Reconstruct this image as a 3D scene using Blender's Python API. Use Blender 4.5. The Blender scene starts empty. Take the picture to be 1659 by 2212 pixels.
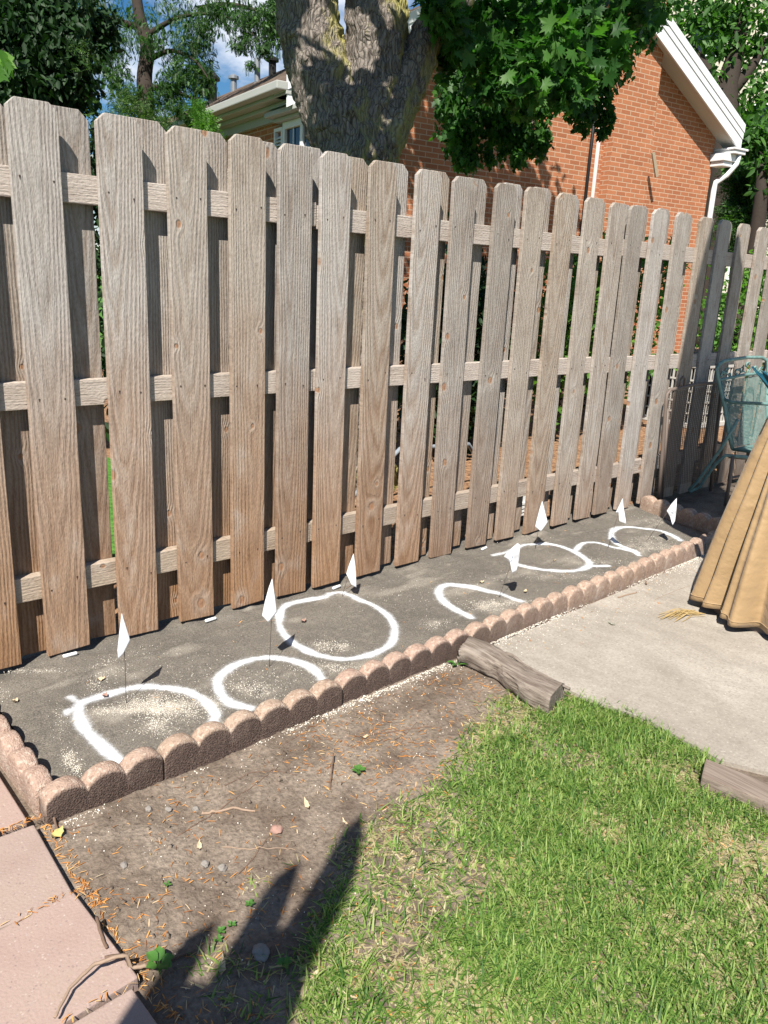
import bpy, bmesh, math, random
import numpy as np
from mathutils import Vector, Matrix, noise as mnoise
random.seed(7); RNG = np.random.default_rng(7)
scene = bpy.context.scene
COL = scene.collection
rad = math.radians

# ------------------------------------------------------------------ camera
cam_d = bpy.data.cameras.new("camera"); cam = bpy.data.objects.new("camera", cam_d); COL.objects.link(cam)
R = Matrix(((0.75784281, -0.65089033, 0.04490041), (-0.14953457, -0.24026867, -0.95911959), (0.63506983, 0.72014772, -0.27941649)))
M = Matrix((R[0], -R[1], -R[2])).transposed().to_4x4()
M.translation = Vector((0.42340593, -2.55162117, 1.27034079))
cam.matrix_world = M
cam_d.sensor_fit = 'VERTICAL'; cam_d.sensor_height = 24.0; cam_d.lens = 24.0 * 1717.9 / 2212.0
cam_d.clip_start = 0.02; cam_d.clip_end = 2000
scene.camera = cam

# ------------------------------------------------------------------ light
SUN = Vector((-0.505, -0.39, 0.77)).normalized()
EL = math.asin(SUN.z); AZ = math.atan2(SUN.x, SUN.y)
w = bpy.data.worlds.new("World"); scene.world = w; w.use_nodes = True
nt = w.node_tree; nt.nodes.clear()
wo = nt.nodes.new('ShaderNodeOutputWorld'); bg = nt.nodes.new('ShaderNodeBackground'); bg.inputs[1].default_value = 0.05
sky = nt.nodes.new('ShaderNodeTexSky'); sky.sky_type = 'NISHITA'; sky.sun_disc = False
sky.sun_elevation = EL; sky.sun_rotation = AZ; sky.altitude = 200; sky.air_density = 1.0; sky.dust_density = 0.25; sky.ozone_density = 3.0
tc = nt.nodes.new('ShaderNodeTexCoord')
mp = nt.nodes.new('ShaderNodeMapping'); mp.inputs['Scale'].default_value = (1, 1, 2.2); mp.inputs['Location'].default_value = (2.1, 0.2, 0.9)
nz = nt.nodes.new('ShaderNodeTexNoise'); nz.inputs['Scale'].default_value = 3.4; nz.inputs['Detail'].default_value = 7; nz.inputs['Roughness'].default_value = 0.58
cr = nt.nodes.new('ShaderNodeValToRGB'); cr.color_ramp.elements[0].position = 0.53; cr.color_ramp.elements[1].position = 0.64
mx = nt.nodes.new('ShaderNodeMix'); mx.data_type = 'RGBA'; mx.inputs[7].default_value = (11.0, 11.6, 12.8, 1)
ml = nt.nodes.new('ShaderNodeMath'); ml.operation = 'MULTIPLY'; ml.inputs[1].default_value = 0.9
L = nt.links.new
L(tc.outputs['Generated'], mp.inputs[0]); L(mp.outputs[0], nz.inputs['Vector']); L(nz.outputs['Fac'], cr.inputs[0]); L(cr.outputs[0], ml.inputs[0])
L(ml.outputs[0], mx.inputs[0]); hsv = nt.nodes.new('ShaderNodeHueSaturation'); hsv.inputs['Saturation'].default_value = 1.35; hsv.inputs['Value'].default_value = 1.1; L(sky.outputs[0], hsv.inputs['Color']); L(hsv.outputs[0], mx.inputs[6]); L(mx.outputs[2], bg.inputs[0]); L(bg.outputs[0], wo.inputs[0])
sd = bpy.data.lights.new("sun", 'SUN'); so = bpy.data.objects.new("sun", sd); COL.objects.link(so)
sd.energy = 5.0; sd.angle = rad(0.45); sd.color = (1.0, 0.95, 0.87)
so.rotation_euler = (-SUN).to_track_quat('-Z', 'Y').to_euler(); so.location = (-5, -5, 10)
vs = scene.view_settings; vs.view_transform = 'Standard'; vs.look = 'None'; vs.gamma = 1; vs.use_curve_mapping = False; vs.exposure = 0.82
scene.cycles.max_bounces = 8; scene.cycles.diffuse_bounces = 1; scene.cycles.transparent_max_bounces = 8

# ------------------------------------------------------------------ object helpers
def tag(o, label=None, cat=None, group=None, kind=None):
    if label: o['label'] = label
    if cat: o['category'] = cat
    if group: o['group'] = group
    if kind: o['kind'] = kind
    return o
def empty(name, loc=(0, 0, 0), rz=0.0, label=None, cat=None, group=None):
    o = bpy.data.objects.new(name, None); COL.objects.link(o); o.location = loc; o.rotation_euler = (0, 0, rz); o.empty_display_size = 0.1
    return tag(o, label, cat, group)
def link(name, me, parent=None, loc=None):
    o = bpy.data.objects.new(name, me); COL.objects.link(o)
    if parent: o.parent = parent
    if loc is not None: o.location = loc
    return o
def mesh(name, v, f, mats=(), smooth=False, midx=None, uv=None):
    me = bpy.data.meshes.new(name)
    v = np.asarray(v, np.float32)
    if isinstance(f, np.ndarray):
        n, k = f.shape
        me.vertices.add(len(v)); me.vertices.foreach_set('co', v.ravel())
        me.loops.add(n * k); me.loops.foreach_set('vertex_index', f.astype(np.int32).ravel())
        me.polygons.add(n); me.polygons.foreach_set('loop_start', np.arange(0, n * k, k, dtype=np.int32)); me.polygons.foreach_set('loop_total', np.full(n, k, np.int32))
    else:
        me.from_pydata([tuple(map(float, p)) for p in v], [], f)
    for m in mats: me.materials.append(m)
    if smooth: me.polygons.foreach_set('use_smooth', np.ones(len(me.polygons), bool))
    if midx is not None: me.polygons.foreach_set('material_index', np.asarray(midx, np.int32))
    me.update(calc_edges=True)
    if uv is not None:
        ul = me.uv_layers.new(name='uv'); ul.data.foreach_set('uv', np.asarray(uv, np.float32).ravel())
    me.validate(verbose=False)
    return me
def attr(me, name, vals):
    a = me.attributes.new(name, 'FLOAT', 'POINT'); a.data.foreach_set('value', np.asarray(vals, np.float32))
class MB:
    """collects simple shapes into one mesh"""
    def __init__(s): s.v = []; s.f = []; s.m = []; s.uv = []
    def add(s, v, f, m=0, uv=None):
        b = len(s.v); s.v += [tuple(p) for p in v]; s.f += [tuple(i + b for i in q) for q in f]; s.m += [m] * len(f)
        for k, q in enumerate(f):
            if uv is not None: s.uv += list(uv[k])
            else: s.uv += [(v[i][0] + v[i][1], v[i][2]) for i in q]
        return s
    def box(s, a, b, m=0):
        x0, y0, z0 = a; x1, y1, z1 = b
        v = [(x0, y0, z0), (x1, y0, z0), (x1, y1, z0), (x0, y1, z0), (x0, y0, z1), (x1, y0, z1), (x1, y1, z1), (x0, y1, z1)]
        return s.add(v, [(0, 3, 2, 1), (4, 5, 6, 7), (0, 1, 5, 4), (1, 2, 6, 5), (2, 3, 7, 6), (3, 0, 4, 7)], m)
    def poly(s, pts, n=8, m=0, r=0.01, closed=False, cap=True):
        """tube along a polyline; r is a number or a list"""
        P = [Vector(p) for p in pts]; N = len(P)
        rr = r if hasattr(r, '__len__') else [r] * N
        rings = []; up = None
        for i in range(N):
            a = P[i - 1] if (i > 0 or closed) else P[i]; b = P[(i + 1) % N] if (i < N - 1 or closed) else P[i]
            t = (b - a)
            t = t.normalized() if t.length > 1e-9 else Vector((0, 0, 1))
            if up is None:
                up = t.orthogonal().normalized()
            up = (up - t * up.dot(t)); up = up.normalized() if up.length > 1e-6 else t.orthogonal().normalized()
            sd_ = t.cross(up)
            rings.append([P[i] + (up * math.cos(k * 2 * math.pi / n) + sd_ * math.sin(k * 2 * math.pi / n)) * rr[i] for k in range(n)])
        v = [p for q in rings for p in q]; f = []
        for i in range(N if closed else N - 1):
            j = (i + 1) % N
            for k in range(n):
                f.append((i * n + k, i * n + (k + 1) % n, j * n + (k + 1) % n, j * n + k))
        if cap and not closed:
            f.append(tuple(range(n))[::-1]); f.append(tuple((N - 1) * n + k for k in range(n)))
        return s.add(v, f, m)
    def build(s, name, mats, parent=None, smooth=False, bevel=0, loc=None, seg=2):
        me = bpy.data.meshes.new(name); me.from_pydata([tuple(map(float, p)) for p in s.v], [], s.f)
        for mm in (mats if isinstance(mats, (list, tuple)) else [mats]): me.materials.append(mm)
        me.polygons.foreach_set('material_index', np.array(s.m, np.int32))
        ul = me.uv_layers.new(name='uv'); ul.data.foreach_set('uv', np.array(s.uv, np.float32).ravel())
        if bevel:
            bm = bmesh.new(); bm.from_mesh(me)
            bmesh.ops.remove_doubles(bm, verts=bm.verts, dist=1e-5)
            bmesh.ops.recalc_face_normals(bm, faces=bm.faces)
            es = [e for e in bm.edges if len(e.link_faces) == 2 and e.calc_face_angle(0) > 0.5]
            bmesh.ops.bevel(bm, geom=es, offset=bevel, segments=seg, affect='EDGES', profile=0.6, clamp_overlap=True)
            bm.to_mesh(me); bm.free()
        if smooth: me.polygons.foreach_set('use_smooth', np.ones(len(me.polygons), bool))
        me.update()
        return link(name, me, parent, loc)
def scatter(tv, tf, pos, basis, scale):
    """copies of a template: pos Nx3, basis Nx3x3 (columns = axes), scale N or Nx3"""
    tv = np.asarray(tv, np.float32); tf = np.asarray(tf, np.int64); N = len(pos)
    sc = np.asarray(scale, np.float32); sc = sc[:, None] if sc.ndim == 1 else sc
    loc = tv[None] * sc[:, None, :]
    V = np.einsum('nij,nkj->nki', basis, loc) + np.asarray(pos)[:, None, :]
    F = tf[None] + (np.arange(N) * len(tv))[:, None, None]
    return V.reshape(-1, 3), F.reshape(-1, tf.shape[1])
def rbasis(n, tilt=None, up=None):
    """random orthonormal bases; with tilt, z stays within tilt radians of up"""
    if tilt is None:
        z = RNG.normal(size=(n, 3))
    else:
        a = RNG.uniform(0, 2 * np.pi, n); t = np.abs(RNG.normal(0, tilt, n)); z = np.stack([np.sin(t) * np.cos(a), np.sin(t) * np.sin(a), np.cos(t)], 1)
    z /= np.linalg.norm(z, axis=1)[:, None]
    x = RNG.normal(size=(n, 3)); x -= (x * z).sum(1)[:, None] * z; x /= np.linalg.norm(x, axis=1)[:, None]
    y = np.cross(z, x)
    return np.stack([x, y, z], 2)
def inpoly(px, py, poly):
    ins = np.zeros(len(px), bool); n = len(poly)
    for i in range(n):
        x0, y0 = poly[i]; x1, y1 = poly[(i + 1) % n]
        c = ((y0 > py) != (y1 > py)) & (px < (x1 - x0) * (py - y0) / (y1 - y0 + 1e-12) + x0)
        ins ^= c
    return ins
def fbm(x, y, sc, seed=0, octv=4):
    """cheap vectorised value noise"""
    out = np.zeros_like(x, dtype=float); amp = 1.0; tot = 0
    for o in range(octv):
        X = x * sc * 2 ** o + 17.3 * o + seed; Y = y * sc * 2 ** o + 9.1 * o - seed
        xi = np.floor(X).astype(np.int64); yi = np.floor(Y).astype(np.int64); fx = X - xi; fy = Y - yi
        fx = fx * fx * (3 - 2 * fx); fy = fy * fy * (3 - 2 * fy)
        def h(a, b):
            k = (a * 374761393 + b * 668265263 + int(seed) * 69069) & 0x7fffffff
            k = (k ^ (k >> 13)) * 1274126177 & 0x7fffffff
            return ((k ^ (k >> 16)) & 0xffff) / 65535.0
        val = (h(xi, yi) * (1 - fx) + h(xi + 1, yi) * fx) * (1 - fy) + (h(xi, yi + 1) * (1 - fx) + h(xi + 1, yi + 1) * fx) * fy
        out += val * amp; tot += amp; amp *= 0.5
    return out / tot

# ------------------------------------------------------------------ material helper
class Mat:
    def __init__(s, name, rough=0.8, spec=0.3):
        s.m = bpy.data.materials.new(name); s.m.use_nodes = True; s.t = s.m.node_tree
        s.b = s.t.nodes['Principled BSDF']; s.b.inputs['Roughness'].default_value = rough; s.b.inputs['Specular IOR Level'].default_value = spec
        s.out = s.t.nodes['Material Output']
    def n(s, typ, props=None, **ins):
        nd = s.t.nodes.new('ShaderNode' + typ)
        for k, v in (props or {}).items(): setattr(nd, k, v)
        for k, v in ins.items():
            key = k.replace('_', ' ')
            if k[0] == 'i' and k[1:].isdigit(): sock = nd.inputs[int(k[1:])]
            else: sock = nd.inputs[key]
            s.set(sock, v)
        return nd
    def set(s, sock, v):
        if isinstance(v, bpy.types.NodeSocket): s.t.links.new(v, sock)
        elif isinstance(v, bpy.types.Node): s.t.links.new(v.outputs[0], sock)
        elif hasattr(v, '__len__'):
            v = tuple(v)
            sock.default_value = v + (1,) if (len(v) == 3 and sock.type == 'RGBA') else v
        else: sock.default_value = v
    def math(s, op, a, b=0.0, c=0.0): return s.n('Math', dict(operation=op), i0=a, i1=b, i2=c).outputs[0]
    def mixc(s, f, a, b, mode='MIX'):
        return s.n('Mix', dict(data_type='RGBA', blend_type=mode), i0=f, i6=a, i7=b).outputs[2]
    def ramp(s, f, *stops):
        r = s.n('ValToRGB', i0=f); e = r.color_ramp.elements
        while len(e) < len(stops): e.new(0.5)
        for el, (p, c) in zip(e, stops):
            el.position = p; el.color = (c, c, c, 1) if not hasattr(c, '__len__') else tuple(c) + (1,)
        return r.outputs[0]
    def noise(s, vec, scale, detail=4, rough=0.55, dist=0.0):
        return s.n('TexNoise', Vector=vec, Scale=scale, Detail=detail, Roughness=rough, Distortion=dist).outputs[0]
    def coord(s, which='Object'): return s.n('TexCoord').outputs[which]
    def mapv(s, vec, scale=(1, 1, 1), loc=(0, 0, 0)):
        return s.n('Mapping', i0=vec, Location=loc, Scale=scale).outputs[0]
    def at(s, name): return s.n('Attribute', dict(attribute_name=name)).outputs['Fac']
    def color(s, c): s.set(s.b.inputs['Base Color'], c); return s
    def bump(s, h, strength=0.3, dist=0.005):
        bp = s.n('Bump', Height=h); bp.inputs['Strength'].default_value = strength; bp.inputs['Distance'].default_value = dist
        s.t.links.new(bp.outputs[0], s.b.inputs['Normal']); return s
def simple(name, c, rough=0.7, spec=0.3, metal=0.0, var=0.0, sc=8.0):
    m = Mat(name, rough, spec); m.b.inputs['Metallic'].default_value = metal
    if var:
        nn = m.noise(m.coord(), sc, 5)
        m.color(m.mixc(nn, tuple(x * (1 - var) for x in c), tuple(min(1, x * (1 + var)) for x in c)))
        m.bump(m.noise(m.coord(), sc * 6, 4), 0.15, 0.004)
    else: m.color(c)
    return m.m

# ---- weathered cedar
def wood_mat(name, top, bot, zt, axis='z', contrast=1.0, dark=1.0):
    m = Mat(name, 0.85, 0.2)
    oi = m.n('ObjectInfo'); rnd = oi.outputs['Random']
    sp = m.n('SeparateXYZ', i0=m.coord())
    X, Y, Z = (sp.outputs[0], sp.outputs[1], sp.outputs[2]) if axis == 'z' else (sp.outputs[2], sp.outputs[1], sp.outputs[0])
    off = m.math('MULTIPLY', rnd, 61.7)
    Zo = m.math('ADD', Z, off)
    v1 = m.n('CombineXYZ', i0=m.math('MULTIPLY', X, 9.0), i1=Y, i2=m.math('MULTIPLY', Zo, 1.7)).outputs[0]
    low = m.math('SUBTRACT', m.noise(v1, 1.0, 3), 0.5)
    # knots
    kv = m.n('CombineXYZ', i0=m.math('ADD', X, off), i1=0.0, i2=m.math('MULTIPLY', Zo, 0.75)).outputs[0]
    kv = m.n('CombineXYZ', i0=m.math('ADD', X, off), i1=m.math('MULTIPLY', Zo, 0.8), i2=0.0).outputs[0]
    vor = m.n('TexVoronoi', dict(feature='F1', voronoi_dimensions='2D'), Vector=kv, Scale=4.1, Randomness=1.0)
    kr = m.n('SeparateColor', i0=vor.outputs['Color']).outputs[0]
    has = m.math('GREATER_THAN', kr, 0.42)
    kd = m.math('ADD', m.math('DIVIDE', vor.outputs['Distance'], m.math('ADD', 0.55, m.math('MULTIPLY', m.n('SeparateColor', i0=vor.outputs['Color']).outputs[1], 0.9))), m.math('MULTIPLY', m.math('SUBTRACT', m.noise(kv, 26, 2), 0.5), 0.03))
    kb = m.math('MULTIPLY', m.math('EXPONENT', m.math('MULTIPLY', m.math('MULTIPLY', kd, kd), -75.0)), has)
    # growth rings cut by the board face
    cx = m.math('MULTIPLY', m.math('SUBTRACT', m.math('FRACT', m.math('MULTIPLY', rnd, 7.31)), 0.5), 0.07)
    dx = m.math('SUBTRACT', X, cx)
    dep = m.math('ADD', m.math('MULTIPLY', m.math('FRACT', m.math('MULTIPLY', rnd, 3.7)), 0.02), m.math('MULTIPLY', m.math('SUBTRACT', 2.1, Z), m.math('ADD', 0.012, m.math('MULTIPLY', m.math('FRACT', m.math('MULTIPLY', rnd, 13.3)), 0.05))))
    dep = m.math('ADD', dep, m.math('MULTIPLY', low, 0.022))
    r = m.math('SQRT', m.math('ADD', m.math('MULTIPLY', dx, dx), m.math('MULTIPLY', dep, dep)))
    r = m.math('ADD', r, m.math('MULTIPLY', low, 0.014)); r = m.math('ADD', r, m.math('MULTIPLY', kb, 0.012))
    fr = m.math('FRACT', m.math('MULTIPLY', r, 105.0))
    ring = m.math('SUBTRACT', 1.0, m.math('ABSOLUTE', m.math('SUBTRACT', m.math('MULTIPLY', fr, 2.0), 1.0)))
    v2 = m.n('CombineXYZ', i0=m.math('MULTIPLY', X, 210.0), i1=m.math('MULTIPLY', Y, 210.0), i2=m.math('MULTIPLY', Zo, 9.0)).outputs[0]
    fib = m.noise(v2, 1.0, 4, 0.6)
    fuzz = m.noise(m.n('CombineXYZ', i0=m.math('MULTIPLY', X, 190.0), i1=0.0, i2=m.math('MULTIPLY', Zo, 75.0)).outputs[0], 1.0, 3, 0.6)
    wp_ = m.n('SeparateXYZ', i0=m.n('NewGeometry').outputs['Position']); gz = m.math('ADD', wp_.outputs[2], m.math('MULTIPLY', m.ramp(m.math('MULTIPLY', wp_.outputs[0], 0.2), (0.46, 0.0), (0.80, 1.0)), 0.75))
    big = m.noise(m.n('CombineXYZ', i0=m.math('MULTIPLY', X, 4.0), i1=off, i2=m.math('MULTIPLY', Zo, 1.5)).outputs[0], 1.0, 3)
    hz = m.math('ADD', m.math('DIVIDE', gz, zt), m.math('MULTIPLY', m.math('SUBTRACT', big, 0.5), 0.6))
    base = m.ramp(hz, (0.0, bot), (0.25, tuple((b * 0.72 + t * 0.28) for b, t in zip(bot, top))), (0.72, top))
    tint = m.ramp(rnd, (0.0, (0.74, 0.70, 0.66)), (0.25, (1.12, 1.12, 1.12)), (0.45, (0.95, 0.86, 0.76)), (0.6, (1.02, 0.98, 0.93)), (0.8, (0.86, 0.84, 0.82)), (1.0, (1.12, 1.12, 1.12)))
    base = m.mixc(1.0, base, tint, 'MULTIPLY')
    c = m.mixc(m.math('MULTIPLY', m.math('MULTIPLY', m.ramp(ring, (0.3, 0.0), (0.9, 1.0)), 0.6 * contrast), m.math('ADD', 0.3, m.math('MULTIPLY', m.math('FRACT', m.math('MULTIPLY', rnd, 5.7)), 0.65))), base, m.mixc(1.0, base, (0.58, 0.44, 0.33), 'MULTIPLY'))
    c = m.mixc(m.ramp(fuzz, (0.50, 0.0), (0.68, 0.5)), c, m.mixc(1.0, c, (1.28, 1.28, 1.28), 'MULTIPLY'))
    c = m.mixc(m.ramp(fuzz, (0.34, 0.5), (0.5, 0.0)), c, m.mixc(1.0, c, (0.68, 0.64, 0.6), 'MULTIPLY'))
    c = m.mixc(m.ramp(fib, (0.35, 0.0), (0.7, 0.45)), c, m.mixc(1.0, c, (1.3, 1.3, 1.3), 'MULTIPLY'))
    c = m.mixc(m.ramp(fib, (0.25, 0.8), (0.45, 0.0)), c, m.mixc(1.0, c, (0.5, 0.45, 0.42), 'MULTIPLY'))
    blotch = m.noise(m.n('CombineXYZ', i0=m.math('MULTIPLY', X, 14.0), i1=off, i2=m.math('MULTIPLY', Zo, 7.0)).outputs[0], 1.0, 4)
    c = m.mixc(m.ramp(blotch, (0.3, 0.45), (0.5, 0.0)), c, m.mixc(1.0, c, (0.62, 0.56, 0.52), 'MULTIPLY'))
    c = m.mixc(m.ramp(blotch, (0.58, 0.0), (0.75, 0.22)), c, (0.62, 0.58, 0.53))
    halo = m.math('MULTIPLY', m.ramp(kd, (0.05, 1.0), (0.16, 0.0)), has)
    c = m.mixc(m.math('MULTIPLY', halo, 0.18), c, (0.58, 0.52, 0.45))
    core = m.math('MULTIPLY', m.ramp(kd, (0.035, 1.0), (0.056, 0.0)), has)
    c = m.mixc(m.math('MULTIPLY', core, 0.85), c, m.ramp(kd, (0.0, (0.27, 0.14, 0.08)), (0.03, (0.36, 0.19, 0.10)), (0.055, (0.16, 0.10, 0.07))))
    if dark != 1.0: c = m.mixc(1.0, c, (dark, dark, dark), 'MULTIPLY')
    m.color(c)
    h = m.math('ADD', m.math('MULTIPLY', ring, -0.5 * contrast), m.math('ADD', m.math('MULTIPLY', fib, 0.7), m.math('MULTIPLY', fuzz, 0.8)))
    h = m.math('ADD', h, m.math('MULTIPLY', core, -0.6))
    m.bump(h, 0.9, 0.003)
    return m.m
GREY_TOP = (0.365, 0.34, 0.314); TAN_BOT = (0.31, 0.19, 0.112)
M_picket = wood_mat('weathered_cedar', GREY_TOP, TAN_BOT, 1.7)
M_rail = wood_mat('weathered_rail', (0.41, 0.36, 0.32), (0.40, 0.33, 0.26), 1.7, axis='x', contrast=0.25)
M_oldwood = wood_mat('old_timber', (0.27, 0.225, 0.19), (0.27, 0.225, 0.19), 1.7, axis='x', contrast=1.5)
M_nail = simple('rusty_nail', (0.05, 0.035, 0.03), 0.6)

# ------------------------------------------------------------------ ground sheet
def grid_axis(spec):
    a = []
    for lo, hi, st in spec: a.append(np.arange(lo, hi - st * 0.25, st))
    a.append([spec[-1][1]]); return np.concatenate(a)
gx = grid_axis([(-400, -40, 60), (-40, -4, 4), (-4, 0.6, 0.2), (0.6, 2.7, 0.0075), (2.7, 12, 0.3), (12, 40, 4), (40, 400, 60)])
gy = grid_axis([(-400, -40, 60), (-40, -4, 4), (-4, -2.3, 0.15), (-2.3, -0.7, 0.0075), (-0.7, 4, 0.15), (4, 40, 4), (40, 400, 60)])
GX, GY = np.meshgrid(gx, gy, indexing='ij'); x = GX.ravel(); y = GY.ravel()
near = np.clip((x - 0.5) / 0.1, 0, 1) * np.clip((2.9 - x) / 0.1, 0, 1) * np.clip((y + 2.4) / 0.1, 0, 1) * np.clip((-0.6 - y) / 0.1, 0, 1)
zz = -0.032 + near * ((fbm(x, y, 5, 3) - 0.5) * 0.022 + (fbm(x, y, 40, 5, 4) - 0.5) * 0.009 + np.clip(fbm(x, y, 70, 8, 2) - 0.66, 0, 1) * 0.03)
# the soil stays under the patio and the beds
zz = np.where((y > -0.80 + 0.038 * (x - 1)) | (x > 2.5), np.minimum(zz, -0.034), zz)
nx, ny = len(gx), len(gy)
ii = np.arange(nx - 1)[:, None] * ny + np.arange(ny - 1)[None]
F = np.stack([ii, ii + ny, ii + ny + 1, ii + 1], -1).reshape(-1, 4)
m = Mat('soil', 0.95, 0.15)
P = m.n('NewGeometry').outputs['Position']
sp = m.n('SeparateXYZ', i0=P)
a = m.noise(P, 7, 5); b = m.noise(P, 90, 5, 0.6); c = m.noise(P, 2.2, 4)
soil = m.mixc(m.ramp(a, (0.35, 0.0), (0.65, 1.0)), (0.135, 0.10, 0.074), (0.285, 0.23, 0.18))
soil = m.mixc(m.ramp(b, (0.3, 0.6), (0.6, 0.0)), soil, (0.06, 0.045, 0.035))
soil = m.mixc(m.ramp(m.noise(P, 260, 3), (0.62, 0.0), (0.75, 0.5)), soil, (0.36, 0.30, 0.24))
mul = m.mixc(m.ramp(m.noise(P, 26, 6, 0.7), (0.35, 0.0), (0.65, 1.0)), (0.10, 0.05, 0.03), (0.42, 0.25, 0.14))
gr = m.mixc(m.ramp(m.noise(P, 30, 6, 0.7), (0.35, 0.0), (0.65, 1.0)), (0.03, 0.09, 0.015), (0.12, 0.28, 0.05))
beyond = m.math('GREATER_THAN', sp.outputs[1], 0.1)
gmask = m.math('MULTIPLY', m.math('GREATER_THAN', sp.outputs[1], 0.75), m.math('LESS_THAN', sp.outputs[0], 2.6))
far = m.math('GREATER_THAN', m.math('ABSOLUTE', m.math('ADD', sp.outputs[1], 1.0)), 9.0)
col = m.mixc(beyond, soil, mul); col = m.mixc(m.math('MAXIMUM', gmask, far), col, gr)
m.color(col); m.bump(m.math('ADD', b, m.math('MULTIPLY', a, 0.6)), 0.7, 0.010)
M_soil = m.m
me = mesh('ground', np.stack([x, y, zz], 1), F, [M_soil], smooth=True)
tag(link('ground', me), 'bare brown soil ground strewn with bark bits', kind='structure')
def soil_z(px, py):
    px = np.asarray(px, float); py = np.asarray(py, float)
    return -0.032 + (fbm(px, py, 5, 3) - 0.5) * 0.022 + (fbm(px, py, 40, 5, 4) - 0.5) * 0.009 + np.clip(fbm(px, py, 70, 8, 2) - 0.66, 0, 1) * 0.03

# ------------------------------------------------------------------ patio slab
m = Mat('concrete', 0.9, 0.2); P = m.coord()
a = m.noise(P, 1.6, 5, 0.6); b = m.noise(m.mapv(P, (1, 0.45, 1)), 9, 6, 0.65); c = m.noise(P, 120, 4, 0.65)
col = m.mixc(m.ramp(a, (0.3, 0.0), (0.7, 1.0)), (0.29, 0.255, 0.213), (0.425, 0.383, 0.325))
col = m.mixc(m.ramp(b, (0.3, 0.7), (0.6, 0.0)), col, (0.23, 0.20, 0.165))
col = m.mixc(m.ramp(c, (0.3, 0.7), (0.5, 0.0)), col, (0.20, 0.17, 0.14))
col = m.mixc(m.ramp(c, (0.6, 0.0), (0.75, 0.5)), col, (0.68, 0.62, 0.54))
edge = m.math('ADD', m.n('SeparateXYZ', i0=m.n('NewGeometry').outputs['Position']).outputs[1], m.math('MULTIPLY', m.noise(P, 5, 4), 0.25))
col = m.mixc(m.ramp(edge, (0.0, 0.0), (1.0, 0.0)), col, col)
m.color(col); m.bump(m.math('ADD', c, m.math('MULTIPLY', b, 0.5)), 0.25, 0.003)
M_concrete = m.m
pb = [(2.50, -0.795), (4.72, -0.71), (4.72, -0.55), (9.5, -0.50), (9.5, -7), (2.66, -7), (2.64, -1.95), (2.52, -1.70), (2.545, -1.45), (2.50, -1.22)]
mb = MB(); n = len(pb)
mb.add([(x_, y_, -0.02) for x_, y_ in pb] + [(x_, y_, -0.12) for x_, y_ in pb], [tuple(range(n))[::-1]] + [(i, i + n, (i + 1) % n + n, (i + 1) % n) for i in range(n)])
me_o = mb.build('patio', M_concrete)
bm = bmesh.new(); bm.from_mesh(me_o.data); bmesh.ops.recalc_face_normals(bm, faces=bm.faces); bm.to_mesh(me_o.data); bm.free()
tag(me_o, 'pale concrete patio slab beside the lawn', kind='structure')

# ------------------------------------------------------------------ weed fabric with sprayed rings
rings_d = [
 [(1.143,-.665),(1.105,-.607),(1.103,-.535),(1.122,-.455),(1.147,-.383)],
]
def px2bed(u, v, z=-0.014):
    d = R.transposed() @ Vector(((u - 829.5) / 1717.9, (v - 1106) / 1717.9, 1)); C = M.translation
    t = (z - C.z) / d.z; p = C + d * t
    return (p.x, p.y)
# outlines of the sprayed rings on the bed, traced in the photograph and laid out flat on the fabric
RING_PX = [
 [(258,1640),(225,1615),(195,1590),(175,1560),(167,1535),(172,1517),(200,1510),(240,1497),(280,1487),(325,1485),(370,1487),(410,1495),(445,1512),(465,1535),(462,1557)],
 [(697,1467),(685,1452),(665,1437),(630,1425),(590,1420),(550,1422),(515,1435),(485,1452),(467,1470),(472,1490),(485,1510),(510,1522),(540,1530)],
 [(702,1291),(670,1294),(635,1300),(612,1310),(602,1332),(604,1355),(618,1378),(640,1395),(672,1410),(700,1417),(742,1426),(775,1420),(805,1413),(841,1395),(853,1373),(853,1348),(835,1323),(800,1301),(775,1296),(755,1285),(735,1281),(712,1283)],
 [(1017,1336),(994,1323),(969,1308),(949,1288),(947,1271),(962,1263),(989,1263),(1024,1268),(1049,1276),(1079,1281),(1104,1291),(1124,1298)],
 [(1099,1198),(1119,1181),(1149,1176),(1184,1175),(1219,1183),(1244,1196),(1264,1208),(1277,1218),(1264,1229),(1229,1236),(1179,1231),(1139,1226),(1110,1216),(1099,1198)],
 [(1244,1190),(1254,1176),(1270,1172),(1290,1173),(1319,1183),(1349,1188),(1369,1193),(1378,1199)],
 [(1277,1222),(1297,1223),(1312,1223)],
 [(1470,1166),(1444,1150),(1404,1142),(1359,1137),(1332,1140),(1319,1150),(1322,1165),(1334,1178),(1359,1186),(1376,1195)],
]
RINGS = [[px2bed(*p) for p in r] for r in RING_PX]
SPURS = [[px2bed(*p) for p in r] for r in [[(150,1506),(172,1520),(196,1512)],[(146,1540),(166,1530)],[(700,1291),(716,1284)],[(1065,1199),(1110,1190)]]]
bx0, bx1, by0, by1 = 0.965, 4.75, -0.80, 0.16
fx = np.arange(bx0, bx1, 0.0065); fy = np.arange(by0, by1, 0.0055)
FX, FY = np.meshgrid(fx, fy, indexing='ij'); x = FX.ravel(); y = FY.ravel()
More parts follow.
